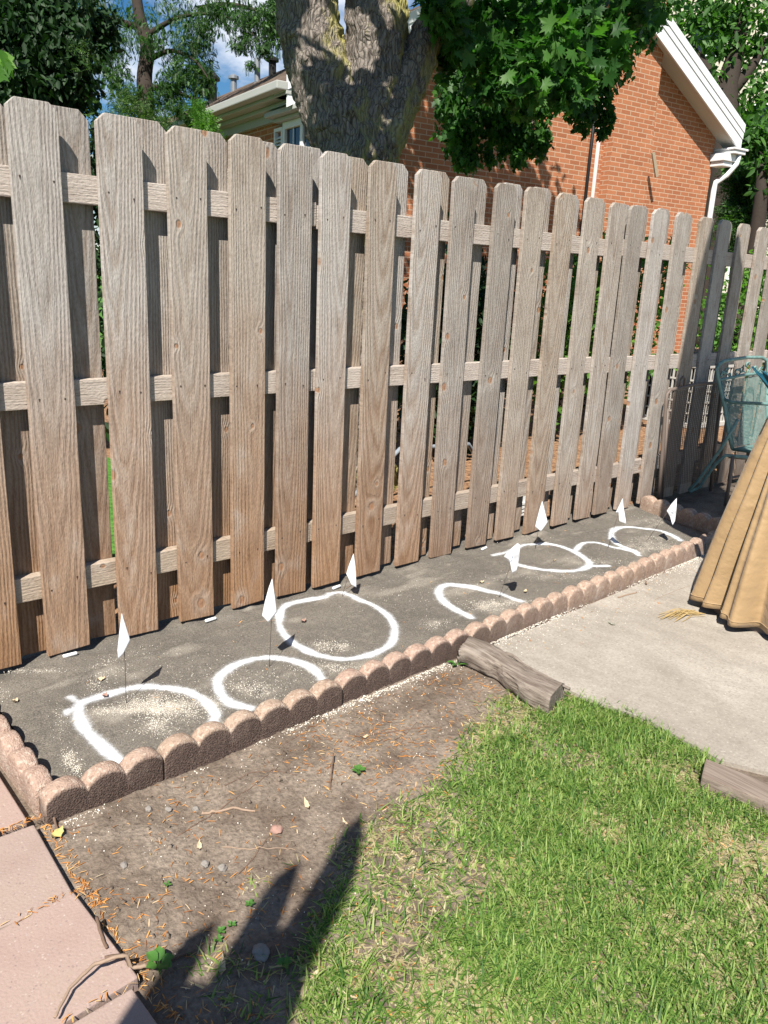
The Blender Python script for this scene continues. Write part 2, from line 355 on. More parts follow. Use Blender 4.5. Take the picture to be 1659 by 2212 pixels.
def seg_dist(x, y, pl):
    dm = np.full(len(x), 9.0)
    pl = np.array(pl)
    # smooth the polyline
    for _ in range(2):
        q = [pl[0]]
        for i in range(len(pl) - 1): q += [pl[i] * .75 + pl[i + 1] * .25, pl[i] * .25 + pl[i + 1] * .75]
        q.append(pl[-1]); pl = np.array(q)
    for i in range(len(pl) - 1):
        ax, ay = pl[i]; dx, dy = pl[i + 1] - pl[i]; L2 = dx * dx + dy * dy + 1e-12
        t = np.clip(((x - ax) * dx + (y - ay) * dy) / L2, 0, 1)
        dm = np.minimum(dm, np.hypot(x - ax - t * dx, y - ay - t * dy))
    return dm
paint = np.zeros(len(x)); owner = np.full(len(x), -1)
wob = (fbm(x, y, 18, 4, 3) - 0.5)
RW = [0.0138, 0.0130, 0.0120, 0.0135, 0.0135, 0.011, 0.010, 0.0125]
blot = fbm(x, y, 9, 44, 3)
for k, rg in enumerate(RINGS):
    d = seg_dist(x, y, rg) + wob * 0.010
    rw = RW[k] * (0.75 + 0.5 * blot)
    p = np.clip(np.exp(-np.clip(d - rw * 0.12, 0, 1) ** 2 / (2 * (rw * 0.82) ** 2)), 0, 1) * (0.62 + 0.36 * blot) + 0.20 * np.exp(-(d / 0.038) ** 2)
    owner = np.where(p > np.maximum(paint, 0.16), k, owner); paint = np.maximum(paint, p)
for sgm in SPURS:
    d = seg_dist(x, y, sgm) + wob * 0.02
    p = 0.75 * np.exp(-(d / 0.017) ** 2); near1 = p > np.maximum(paint, 0.2)
    owner = np.where(near1 & (owner < 0), 0 if sgm[0][0] < 1.5 else (2 if sgm[0][0] < 2.5 else 4), owner); paint = np.maximum(paint, p)
z = -0.0145 + (fbm(x, y, 3, 11) - 0.5) * 0.014 + (fbm(x, y, 12, 12, 3) - 0.5) * 0.009
# puckers against the fence, dip at the stone edges
z += np.exp(-((y - 0.0) / 0.05) ** 2) * (fbm(x, y * 0.3, 14, 13, 2) - 0.5) * 0.024
fold = np.exp(-((y + 0.13 + 0.05 * np.sin(x * 1.7)) / 0.012) ** 2) * 0.004 * (fbm(x, y, 3, 21) > 0.45)
z += fold
z -= np.clip((1.03 - x) / 0.06, 0, 1) * 0.02 * (fbm(x, y, 20, 14, 2))
nx, ny = len(fx), len(fy)
ii = np.arange(nx - 1)[:, None] * ny + np.arange(ny - 1)[None]
F = np.stack([ii, ii + ny, ii + ny + 1, ii + 1], -1).reshape(-1, 4)
fc = FX.ravel()[F].mean(1); fcy = FY.ravel()[F].mean(1)
frontline_v = -0.775 + 0.037 * (x - 1)
frontline = -0.79 + 0.038 * (fc - 1)
rag = (fbm(fc, fcy, 40, 31, 3) - 0.5) * 0.02
keep = (fcy > frontline) & (fc + 0.33 * np.clip(-fcy, 0, 1) < 4.76) & (fc > 0.975 + np.clip(rag, 0, 1)) 
fown = owner[F[:, 0]]
m = Mat('weed_fabric', 0.9, 0.25); P = m.coord()
a = m.noise(P, 3.0, 5); b = m.noise(m.mapv(P, (1, 1, 1)), 240, 5, 0.7); c = m.noise(P, 45, 4, 0.65)
col = m.mixc(m.ramp(a, (0.3, 0.0), (0.7, 1.0)), (0.125, 0.112, 0.094), (0.19, 0.17, 0.141))
col = m.mixc(m.ramp(b, (0.36, 0.75), (0.56, 0.0)), col, (0.035, 0.03, 0.026))
col = m.mixc(m.ramp(b, (0.55, 0.0), (0.72, 0.75)), col, (0.33, 0.295, 0.25))
col = m.mixc(m.ramp(c, (0.5, 0.0), (0.75, 0.35)), col, (0.26, 0.225, 0.18))
du = m.math('MULTIPLY', m.at('dust'), m.ramp(m.noise(P, 330, 4, .75), (0.40, 0.0), (0.60, 1.0)))
col = m.mixc(du, col, (0.60, 0.54, 0.45))
pt = m.at('paint')
spk = m.noise(P, 420, 3, 0.7)
pm = m.math('ADD', pt, m.math('ADD', m.math('MULTIPLY', m.math('SUBTRACT', spk, 0.5), 1.3), m.math('MULTIPLY', m.math('SUBTRACT', m.noise(P, 55, 4, .65), 0.5), 0.7)))
pm = m.ramp(pm, (0.22, 0.0), (1.0, 0.92))
pm = m.math('MULTIPLY', pm, m.ramp(pt, (0.05, 0.0), (0.2, 1.0)))
col = m.mixc(pm, col, (0.76, 0.79, 0.82))
m.color(col); m.bump(m.math('ADD', b, m.math('MULTIPLY', c, 0.8)), 0.35, 0.003)
M_fabric = m.m
GR = [((300, 1520), 25, 10, 130), ((265, 1535), 45, 6, 170), ((355, 1520), 40, 16, 420), ((395, 1530), 30, 14, 220), ((340, 1550), 18, 20, 260), ((455, 1520), 22, 10, 110), ((330, 1575), 30, 10, 60), ((210, 1475), 12, 16, 110), ((240, 1445), 20, 12, 80), ((60, 1450), 40, 3, 80), ((5, 1500), 15, 10, 40), ((320, 1410), 40, 10, 30), ((540, 1485), 30, 7, 150), ((570, 1500), 30, 8, 80), ((700, 1395), 20, 8, 90), ((735, 1397), 14, 6, 70), ((690, 1440), 35, 6, 80), ((740, 1445), 25, 6, 90), ((940, 1348), 18, 7, 60), ((1080, 1302), 45, 5, 170), ((1050, 1310), 25, 6, 90), ((1220, 1245), 90, 6, 110), ((1300, 1215), 45, 5, 70), ((1390, 1180), 40, 7, 190), ((1420, 1162), 35, 5, 70), ((150, 1640), 9, 12, 120), ((165, 1660), 8, 8, 60), ((600, 1460), 120, 12, 120), ((900, 1290), 120, 20, 100), ((380, 1440), 120, 25, 90), ((130, 1560), 12, 20, 40), ((1160, 1160), 120, 8, 40), ((1430, 1125), 40, 6, 110)]
W3 = np.stack([x, y, z], 1) - np.array(M.translation); Rn = np.array(R); Cc = W3 @ Rn.T
PU = Cc[:, 0] / Cc[:, 2] * 1717.9 + 829.5; PV = Cc[:, 1] / Cc[:, 2] * 1717.9 + 1106
dust = np.zeros(len(x))
for (cu, cv), su, sv, nn in GR: dust += min(1.1, nn / (su * sv) * 0.95) * np.exp(-((PU - cu) / su) ** 2 / 1.6 - ((PV - cv) / sv) ** 2 / 1.6)
dust = np.clip(dust, 0, 1) * np.clip((fbm(x, y, 26, 45, 4) - 0.36) * 4.5, 0, 1)
dust += np.clip((fbm(x, y * 2.2, 5, 46, 4) - 0.60) * 2.2, 0, .35) + 0.55 * np.exp(-((y - frontline_v - .018) / .012) ** 2) * np.clip((fbm(x, y, 7, 47, 2) - .45) * 4, 0, 1)
def submesh(name, fmask):
    f = F[fmask]; u, inv = np.unique(f, return_inverse=True)
    me = mesh(name, np.stack([x, y, z], 1)[u], inv.reshape(-1, 4), [M_fabric], smooth=True); attr(me, 'paint', paint[u]); attr(me, 'dust', dust[u]); return me
fab = link('weed_fabric', submesh('weed_fabric', keep & (fown < 0)))
tag(fab, 'dark grey brown weed barrier fabric laid in the narrow bed along the fence', 'landscape fabric')
RL = ['white sprayed ring nearest the left corner of the bed', 'white sprayed arc against the stone edging beside the second flag', 'white sprayed full circle, the largest closed ring', 'white sprayed half ring by the log', 'white sprayed oval behind the drooping printed flag', 'short white sprayed arc joining two rings', None, 'white sprayed ring farthest along the bed']
fown = np.where(fown == 6, 5, fown)
for k in range(8):
    if k == 6: continue
    if not (keep & (fown == k)).any(): continue
    o = link('painted_ring', submesh('painted_ring', keep & (fown == k)), fab)
    o['label'] = RL[k]
def fab_z(px, py): return -0.0145 + (fbm(np.asarray(px, float), np.asarray(py, float), 3, 11) - 0.5) * 0.014 + (fbm(np.asarray(px, float), np.asarray(py, float), 12, 12, 3) - 0.5) * 0.009

# ------------------------------------------------------------------ fence
fence = empty('wooden_fence', (3.2, 0.04, 0), 0, 'weathered shadowbox wood fence with dog-eared boards running behind the bed', 'fence')
def picket_mesh(h, wd, seed, th=0.019):
    rr = random.Random(seed); c = 0.024 + rr.uniform(-.003, .004)
    hw = wd / 2; mb = MB()
    b0 = rr.uniform(-.004, .004)
    out = [(-hw, b0), (hw, -b0), (hw, h - c), (hw - c * 1.05, h), (-hw + c * 1.05, h), (-hw, h - c)]
    n = 6
    mb.add([(p, 0, q) for p, q in out] + [(p, th, q) for p, q in out], [tuple(range(n)), tuple(range(2 * n - 1, n - 1, -1))] + [(i, i + n, (i + 1) % n + n, (i + 1) % n) for i in range(n)])
    me = bpy.data.meshes.new('picket'); me.from_pydata(mb.v, [], mb.f)
    bm = bmesh.new(); bm.from_mesh(me); bmesh.ops.recalc_face_normals(bm, faces=bm.faces)
    bmesh.ops.bevel(bm, geom=bm.edges[:], offset=0.0022, segments=2, affect='EDGES', profile=0.6)
    # nail heads, driven just below the face
    for hz in (0.245, 0.875, 1.49):
        for sx in (-1, 1):
            cx_ = sx * 0.043 + rr.uniform(-.008, .008); cz_ = hz + rr.uniform(-.02, .02)
            r_ = 0.0032; tl = rr.uniform(1.0, 4.5)
            vs_ = [bm.verts.new((cx_ + r_ * math.cos(k * math.pi / 4) * (.5 if k == 6 else 1), -0.0004, cz_ + r_ * math.sin(k * math.pi / 4) * (tl if k == 6 else 1))) for k in range(8)]
            f_ = bm.faces.new(vs_); f_.material_index = 1
    bm.to_mesh(me); bm.free(); me.materials.append(M_picket); me.materials.append(M_nail)
    return me
FRONT = [0.27, 0.51, 0.745, 0.97, 1.198, 1.451, 1.682, 1.907, 2.113, 2.293, 2.526, 2.765, 2.986, 3.239, 3.455, 3.686, 3.922, 4.133, 4.312, 4.535, 4.782, 5.05, 5.272, 5.52, 5.79, 6.02, 6.25, 6.48, 6.71, 6.94, 7.17, 7.4, 7.63, 7.86]
prng = random.Random(3)
for i, x0 in enumerate(FRONT):
    me = picket_mesh(1.712 + prng.uniform(-.006, .006), 0.140 + prng.uniform(-.003, .003), i)
    o = link('front_picket', me, fence, (x0 + 0.07 - 3.2, -0.04 + prng.uniform(-.001, .001), prng.uniform(-.002, .004)))
    o.rotation_euler = (prng.uniform(-.003, .003), prng.uniform(-.004, .004), prng.uniform(-.012, .012))
# back boards sit in the gaps
for i in range(len(FRONT) - 1):
    xc = (FRONT[i] + 0.14 + FRONT[i + 1]) / 2
    if 4.25 < xc < 4.31: xc += 0.02
    me = picket_mesh(1.722 + prng.uniform(-.006, .006), 0.140 + prng.uniform(-.003, .003), 100 + i)
    o = link('back_picket', me, fence, (xc + prng.uniform(-.008, .008) - 3.2, 0.0585 - 0.04 + 0.0005, prng.uniform(-.004, .004)))
    o.rotation_euler = (0, prng.uniform(-.004, .004), prng.uniform(-.01, .01))
for zt, nm in ((1.49, 0), (0.875, 1), (0.245, 2)):
    for xa, xb in ((0.05, 2.285), (2.29, 4.298), (4.303, 6.3), (6.305, 8.1)):
        dz = prng.uniform(-.006, .006)
        mb = MB().box((xa, 0.0205, zt - 0.042 + dz), (xb, 0.0575, zt + 0.042 + dz))
        # local origin at the rail's middle
        cx_ = (xa + xb) / 2; mb.v = [(p - cx_, q, r_) for p, q, r_ in mb.v]
        mb.build('rail', M_rail, fence, bevel=0.003, loc=(cx_ - 3.2, -0.04, 0))
for xp in (0.3, 2.2875, 4.3005, 6.3025):
    pass

# ------------------------------------------------------------------ scalloped concrete edging
m = Mat('edging_concrete', 0.92, 0.2); P = m.coord()
rnd = m.n('ObjectInfo').outputs['Random']
a = m.noise(P, 9, 4); vo = m.n('TexVoronoi', dict(feature='F1'), Vector=P, Scale=230.0); vo2 = m.n('TexVoronoi', dict(feature='F1'), Vector=P, Scale=120.0)
g = m.noise(P, 180, 4, 0.65)
col = m.mixc(m.ramp(a, (0.3, 0.0), (0.7, 1.0)), (0.33, 0.235, 0.17), (0.42, 0.32, 0.24))
col = m.mixc(m.ramp(rnd, (0, 0.0), (1, 0.8)), col, (0.38, 0.26, 0.205))
agg = m.n('SeparateColor', i0=vo2.outputs['Color']).outputs[0]
col = m.mixc(m.ramp(agg, (0.78, 0.0), (0.84, 0.45)), col, (0.56, 0.47, 0.38))
col = m.mixc(m.ramp(agg, (0.08, 0.4), (0.14, 0.0)), col, (0.20, 0.12, 0.09))
col = m.mixc(m.ramp(g, (0.3, 0.5), (0.5, 0.0)), col, (0.16, 0.10, 0.08))
zz_ = m.n('SeparateXYZ', i0=m.n('NewGeometry').outputs['Position']).outputs[2]
eff = m.math('MULTIPLY', m.ramp(m.noise(P, 7, 5, 0.7), (0.52, 0.0), (0.68, 0.65)), m.ramp(m.math('MULTIPLY', zz_, 10.0), (0.0, 1.0), (0.5, 0.0)))
col = m.mixc(eff, col, (0.55, 0.47, 0.42))
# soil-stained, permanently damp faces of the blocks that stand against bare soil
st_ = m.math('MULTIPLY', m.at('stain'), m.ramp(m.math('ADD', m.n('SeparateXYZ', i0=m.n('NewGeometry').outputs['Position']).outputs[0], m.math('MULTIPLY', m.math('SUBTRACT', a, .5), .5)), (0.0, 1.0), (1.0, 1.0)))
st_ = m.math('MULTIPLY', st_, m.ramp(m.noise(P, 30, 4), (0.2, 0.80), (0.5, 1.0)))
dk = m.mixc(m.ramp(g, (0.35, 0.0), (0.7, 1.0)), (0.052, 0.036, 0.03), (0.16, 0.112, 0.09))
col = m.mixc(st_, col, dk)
m.color(col); m.bump(m.math('ADD', m.math('MULTIPLY', vo.outputs['Distance'], 1.2), g), 0.55, 0.004)
M_edge = m.m
def edging_mesh(nl, seed, sa=0.0, sb=0.0, z0=-0.09, zv=0.035, ztop=0.063, th=0.052):
    L_ = nl * 0.1016; per = 18; xs = np.linspace(0, L_, nl * per + 1)
    rr = 0.0562
    ph = (xs / 0.1016) % 1.0; ph[-1] = 1.0
    dx = (ph - 0.5) * 0.1016
    zt = zv + (np.sqrt(np.clip(rr ** 2 - dx ** 2, 0, 1)) - math.sqrt(rr ** 2 - 0.0508 ** 2)) * (ztop - zv) / (rr - math.sqrt(rr ** 2 - 0.0508 ** 2))
    flute = 0.0015 * np.abs(np.sin(np.pi * xs / 0.1016))
    prof = [(0.0, z0, 0), (0.0, None, -0.05), (0.0, None, -0.012), (0.0025, None, -0.004), (0.007, None, 0), (th * .35, None, 0.0015), (th * .65, None, 0.0015), (th - .007, None, 0), (th - .0025, None, -0.004), (th, None, -0.012), (th, z0, 0)]
    V = []
    for j, (yy_, zf, dz) in enumerate(prof):
        for i in range(len(xs)):
            zc = zf if zf is not None else zt[i] + dz
            yf = yy_ - (flute[i] if yy_ < th / 2 else -flute[i] * 0.3) + (0.0015 if yy_ < th / 2 else 0)
            V.append((xs[i], yf, zc))
    V = np.array(V); nzv = np.array([[mnoise.noise(Vector((p[0] * 80 + seed * 9, p[1] * 80, p[2] * 80))), mnoise.noise(Vector((p[0] * 80, p[1] * 80 + 7 + seed * 3, p[2] * 80))), mnoise.noise(Vector((p[0] * 80, p[1] * 80, p[2] * 80 + 13 + seed)))] for p in V])
    V += nzv * 0.0013
    n_ = len(xs); f = []
    for j in range(len(prof) - 1):
        for i in range(n_ - 1): f.append((j * n_ + i, j * n_ + i + 1, (j + 1) * n_ + i + 1, (j + 1) * n_ + i))
    e0 = tuple(j * n_ for j in range(len(prof))); e1_ = tuple(j * n_ + n_ - 1 for j in range(len(prof)))
    me = bpy.data.meshes.new('edging_block'); me.from_pydata([tuple(p) for p in V], [], f + [e0, e1_[::-1]]); me.materials.append(M_edge)
    me.polygons.foreach_set('use_smooth', np.ones(len(me.polygons), bool)); me.update()
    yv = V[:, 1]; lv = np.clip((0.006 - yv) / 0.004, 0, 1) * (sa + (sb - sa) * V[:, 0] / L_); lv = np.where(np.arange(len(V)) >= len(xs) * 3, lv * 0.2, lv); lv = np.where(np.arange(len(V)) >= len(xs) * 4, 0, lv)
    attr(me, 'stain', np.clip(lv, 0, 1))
    return me
EG = 'scalloped concrete edging blocks around the bed'
def edging(x0, y0, rz, nl, seed, lab, dz=0.0, sa=0.0, sb=0.0):
    o = link('edging_block', edging_mesh(nl, seed, sa, sb)); o.location = (x0, y0, dz); o.rotation_euler = (prng.uniform(-.045, .045), prng.uniform(-.009, .009), rz)
    tag(o, lab, 'edging block', EG); return o
def fy_(x_): return -0.826 + 0.036 * (x_ - 1.0)
rowrz = 0.036
edging(0.913, fy_(0.913), rowrz, 3, 1, 'short three-lobed edging block at the near left corner of the bed', 0, 1, 1)
labs = ['scalloped edging block directly right of the short corner block', 'scalloped edging block in front of the largest painted circle, left of the log',
        'scalloped edging block just behind the inner end of the log', 'pinkish scalloped edging block at the patio edge, second past the log',
        'scalloped edging block at the patio edge in front of the pair of joined painted rings', 'mostly shaded scalloped edging block, far end of the front row by the tan cover']
xx = 1.2225
for k, lb in enumerate(labs):
    edging(xx, fy_(xx) + prng.uniform(-.006, .006), rowrz + prng.uniform(-.010, .010), 6, 2 + k, lb, prng.uniform(-.002, .003), *[(1, 1), (1, .95), (.9, .35), (.26, .14), (.14, .12), (.12, .12)][k]); xx += 0.6135
edging(0.958, -0.768, rad(90) + 0.03, 6, 20, 'scalloped edging block on the left end of the bed beside the pink pavers')
edging(0.936, -0.150, rad(90) + 0.0, 6, 21, 'scalloped edging block on the left end of the bed, close to the fence')
edging(4.80, 0.00, rad(-90) - 0.20, 6, 22, 'sunlit scalloped edging block closing the far end of the bed')

# ------------------------------------------------------------------ pink pavers
m = Mat('pink_paver', 0.9, 0.2); P = m.coord()
rnd = m.n('ObjectInfo').outputs['Random']
a = m.noise(P, 6, 5); vo = m.n('TexVoronoi', dict(feature='F1'), Vector=P, Scale=165.0); g = m.noise(P, 170, 4, 0.65)
agg = m.n('SeparateColor', i0=vo.outputs['Color'])
col = m.mixc(m.ramp(a, (0.3, 0.0), (0.7, 1.0)), (0.295, 0.217, 0.18), (0.37, 0.292, 0.25))
col = m.mixc(m.ramp(rnd, (0, 0.0), (1, 0.3)), col, (0.44, 0.27, 0.235))
near_ = m.ramp(vo.outputs['Distance'], (0.25, 1.0), (0.45, 0.0))
col = m.mixc(m.math('MULTIPLY', near_, m.ramp(agg.outputs[0], (0.90, 0.0), (0.93, 0.55))), col, (0.17, 0.13, 0.13))
col = m.mixc(m.math('MULTIPLY', near_, m.ramp(agg.outputs[1], (0.86, 0.0), (0.9, 0.30))), col, (0.60, 0.53, 0.47))
col = m.mixc(m.ramp(g, (0.3, 0.4), (0.5, 0.0)), col, (0.27, 0.17, 0.14))
col = m.mixc(m.ramp(m.noise(P, 6, 6, 0.7), (0.5, 0.0), (0.7, 0.55)), col, (0.30, 0.215, 0.165))
m.color(col); m.bump(m.math('ADD', g, m.math('MULTIPLY', vo.outputs['Distance'], 0.4)), 0.35, 0.003)
M_paver = m.m
PG = 'square pink pavers along the left edge'
pv = [(-0.535, 'pink square paver farthest back, beside the left edging blocks', 0.01), (-0.825 - 0.148 + 0.0, 'pink square paver level with the corner of the bed', 0.045), (-1.2535, 'pink square paver under the curved bare branch', 0.03), (-1.546, 'pink square paver at the bottom left corner with a shadow across it', 0.045), (-1.84, 'pink square paver just below the bottom left corner', 0.03)]
ycs = [-0.672, -0.969, -1.255, -1.548, -1.845]
for k, yc in enumerate(ycs):
    s_ = 0.1415 if k else 0.139
    mb = MB().box((-s_, -s_, -0.06), (s_, s_, 0.0))
    o = mb.build('paver', M_paver, None, bevel=0.006, seg=3, smooth=False); o.location = (0.742 - 0.006 * (k % 2) - (0.008 if k == 0 else 0), yc, 0.0 + prng.uniform(-.004, .002))
    o.rotation_euler = (prng.uniform(-.015, .015), prng.uniform(-.015, .015), [0.0, -0.03, 0.06, 0.035, 0.02][k])
    tag(o, pv[k][1], 'paver', PG)

# ------------------------------------------------------------------ log and plank
def log_obj():
    root = empty('log', (2.40, -1.0, -0.03), 0, 'grey weathered split log lying between the soil and the patio', 'log')
    n = 60; k = 28; V = []
    p0 = np.array([2.40, -0.795]); p1 = np.array([2.395, -1.215])
    rr = random.Random(5)
    for i in range(n + 1):
        t = i / n; c = p0 + (p1 - p0) * t
        wdt = 0.056 + 0.004 * math.sin(t * 9) - 0.010 * math.exp(-((t - 0.42) / 0.08) ** 2) + 0.006 * t
        hgt = 0.068 + 0.006 * math.sin(t * 6 + 1)
        cxo = 0.014 * math.sin(t * 5.5) - 0.008
        for j in range(k):
            a_ = 2 * math.pi * j / k
            ca, sa = math.cos(a_), math.sin(a_)
            # squarish section, flatter top
            e = 0.42; xx_ = math.copysign(abs(ca) ** e, ca) * wdt; z_ = math.copysign(abs(sa) ** e, sa) * hgt * 0.5
            crev = mnoise.noise(Vector((a_ * 5.0 + 0.9 * math.sin(t * 7), t * 1.6, 3.1)))
            crev2 = mnoise.noise(Vector((a_ * 12.0 + 1.2 * math.sin(t * 9), t * 2.5, 8.1)))
            s_ = 1 - 0.34 * max(0, crev - 0.10) - 0.20 * max(0, crev2 - 0.05)
            V.append((c[0] + cxo + xx_ * s_ - 2.40, c[1] + (0.03 * xx_ / 0.06) * (1 if i in (0,) else 0.6 if i == n else 0.3) + 1.0, hgt * 0.5 + z_ * s_))
    f = []
    for i in range(n):
        for j in range(k): f.append((i * k + j, (i + 1) * k + j, (i + 1) * k + (j + 1) % k, i * k + (j + 1) % k))
    f.append(tuple(range(k))); f.append(tuple(n * k + j for j in range(k))[::-1])
    me = mesh('trunk', V, f, [M_log], smooth=True)
    bm = bmesh.new(); bm.from_mesh(me); bmesh.ops.recalc_face_normals(bm, faces=bm.faces)
    for f_ in bm.faces:
        if len(f_.verts) > 4: f_.smooth = False
    bm.to_mesh(me); bm.free()
    link('log_body', me, root)
    # loose strip of bark along the patio side
    mb = MB(); pts = []; ws = []
    for i in range(26):
        t = i / 25
        pts.append((0.043 + 0.014 * math.sin((0.32 + t * 0.70) * 5.5) + 0.002 * math.sin(t * 17), 1.0 - 0.795 - 0.42 * (0.32 + 0.70 * t), 0.058 + 0.002 * math.sin(t * 11)))
        ws.append(0.0055 + 0.0015 * math.sin(t * 13))
    mb.poly(pts, 7, 0, ws)
    mb.build('bark_strip', M_log, root, smooth=True)
m = Mat('weathered_log', 0.95, 0.1); P = m.coord()
g1 = m.noise(m.mapv(P, (60, 4, 60)), 1.0, 5, 0.65); g2 = m.noise(m.mapv(P, (190, 9, 190)), 1.0, 4, 0.6)
col = m.mixc(m.ramp(g1, (0.3, 0.0), (0.65, 1.0)), (0.12, 0.092, 0.072), (0.31, 0.26, 0.215))
col = m.mixc(m.ramp(g2, (0.3, 0.8), (0.5, 0.0)), col, (0.07, 0.05, 0.04))
col = m.mixc(m.ramp(m.noise(P, 14, 4), (0.55, 0.0), (0.75, 0.4)), col, (0.34, 0.30, 0.26))
m.color(col); m.bump(m.math('ADD', g1, m.math('MULTIPLY', g2, 0.7)), 0.8, 0.006); M_log = m.m
log_obj()
mb = MB(); pl = []
for i in range(17):
    t = i / 16; pl.append((2.402 + 0.10 * t + 0.03 * t * t, -1.705 - 0.62 * t))
for s_, zz0 in ((-0.045, -0.05), (-0.045, 0.022), (0.045, 0.022), (0.045, -0.05)): pass
V = []; f = []
for i, (px_, py_) in enumerate(pl):
    for s_, z0 in ((-0.045, -0.06), (-0.045, 0.010), (0.045, 0.010), (0.045, -0.06)): V.append((px_ + s_ - 2.45, py_ + 0.02 * s_ / 0.05 + 2.0, z0))
for i in range(16):
    for j in range(4): f.append((i * 4 + j, (i + 1) * 4 + j, (i + 1) * 4 + (j + 1) % 4, i * 4 + (j + 1) % 4))
f += [(0, 1, 2, 3), (67, 66, 65, 64)]
m = Mat('grey_timber', 0.9, 0.15); P = m.coord()
g1 = m.noise(m.mapv(P, (75, 3, 75)), 1.0, 5, 0.65); g2 = m.noise(m.mapv(P, (260, 9, 260)), 1.0, 4, 0.6)
col = m.mixc(m.ramp(g1, (0.3, 0.0), (0.7, 1.0)), (0.16, 0.12, 0.095), (0.30, 0.245, 0.20)); col = m.mixc(m.ramp(g2, (0.3, 0.6), (0.5, 0.0)), col, (0.09, 0.065, 0.05))
m.color(col); m.bump(m.math('ADD', g1, g2), 0.5, 0.003); M_timber = m.m
mb.add(V, f); o = mb.build('edging_timber', M_timber, None, bevel=0.006); o.location = (2.45, -2.0, 0)
tag(o, 'grey brown timber edging plank between lawn and patio at the right', 'timber plank')

# ------------------------------------------------------------------ marker flags
m = Mat('flag_vinyl', 0.5, 0.3); m.color((0.90, 0.91, 0.93))
tr = m.n('BsdfTranslucent', Color=(0.9, 0.91, 0.93)); mxs = m.n('MixShader', i0=0.35, i1=m.b.outputs[0], i2=tr.outputs[0]); m.t.links.new(mxs.outputs[0], m.out.inputs[0])
M_flag = m.m
M_wire = simple('flag_wire', (0.10, 0.075, 0.06), 0.5, 0.4)
M_ink = simple('blue_ink', (0.05, 0.12, 0.22), 0.6)
FG = 'white marker flags stuck in the bed'
flags = [
 ((1.288, -.414), [(1.289,.283),(1.296,.254),(1.311,.192),(1.299,.173),(1.287,.156),(1.271,.144),(1.270,.17),(1.279,.228)], 'white marker flag in the ring nearest the left corner', 1, 0),
 ((1.770, -.469), [(1.781,.304),(1.791,.247),(1.800,.181),(1.786,.17),(1.767,.156),(1.742,.184),(1.753,.231),(1.767,.274)], 'kite-shaped white marker flag left of the largest painted circle', 1, 0),
 ((2.353, -.111), [(2.417,.164),(2.430,.104),(2.439,.011),(2.411,.03),(2.381,.083),(2.395,.121)], 'white marker flag close to the fence behind the largest painted circle', -1, 0),
 ((2.912, -.494), [(3.012,.208),(3.029,.196),(3.034,.14),(3.023,.085),(2.996,.08),(2.970,.138),(2.927,.165),(2.960,.186)], 'crumpled white marker flag with blue print, leaning over the left end of the oval ring', 1, 1),
 ((3.561, -.171), [(3.582,.237),(3.612,.179),(3.645,.117),(3.622,.096),(3.595,.078),(3.545,.109),(3.554,.152),(3.568,.203)], 'white diamond marker flag over the dark shadow in the oval ring', 1, 0),
 ((3.883, -.382), [(3.972,.246),(3.991,.198),(4.040,.097),(3.970,.124),(3.949,.18),(3.921,.174),(3.943,.205)], 'folded white marker flag over the farthest painted ring, the left of the last two flags', -1, 0),
 ((4.174, -.418), [(4.460,.184),(4.476,.107),(4.477,.053),(4.458,.031),(4.420,.081),(4.369,.126),(4.409,.157)], 'white marker flag with faint blue print in front of the far end edging block', 1, 1),
]
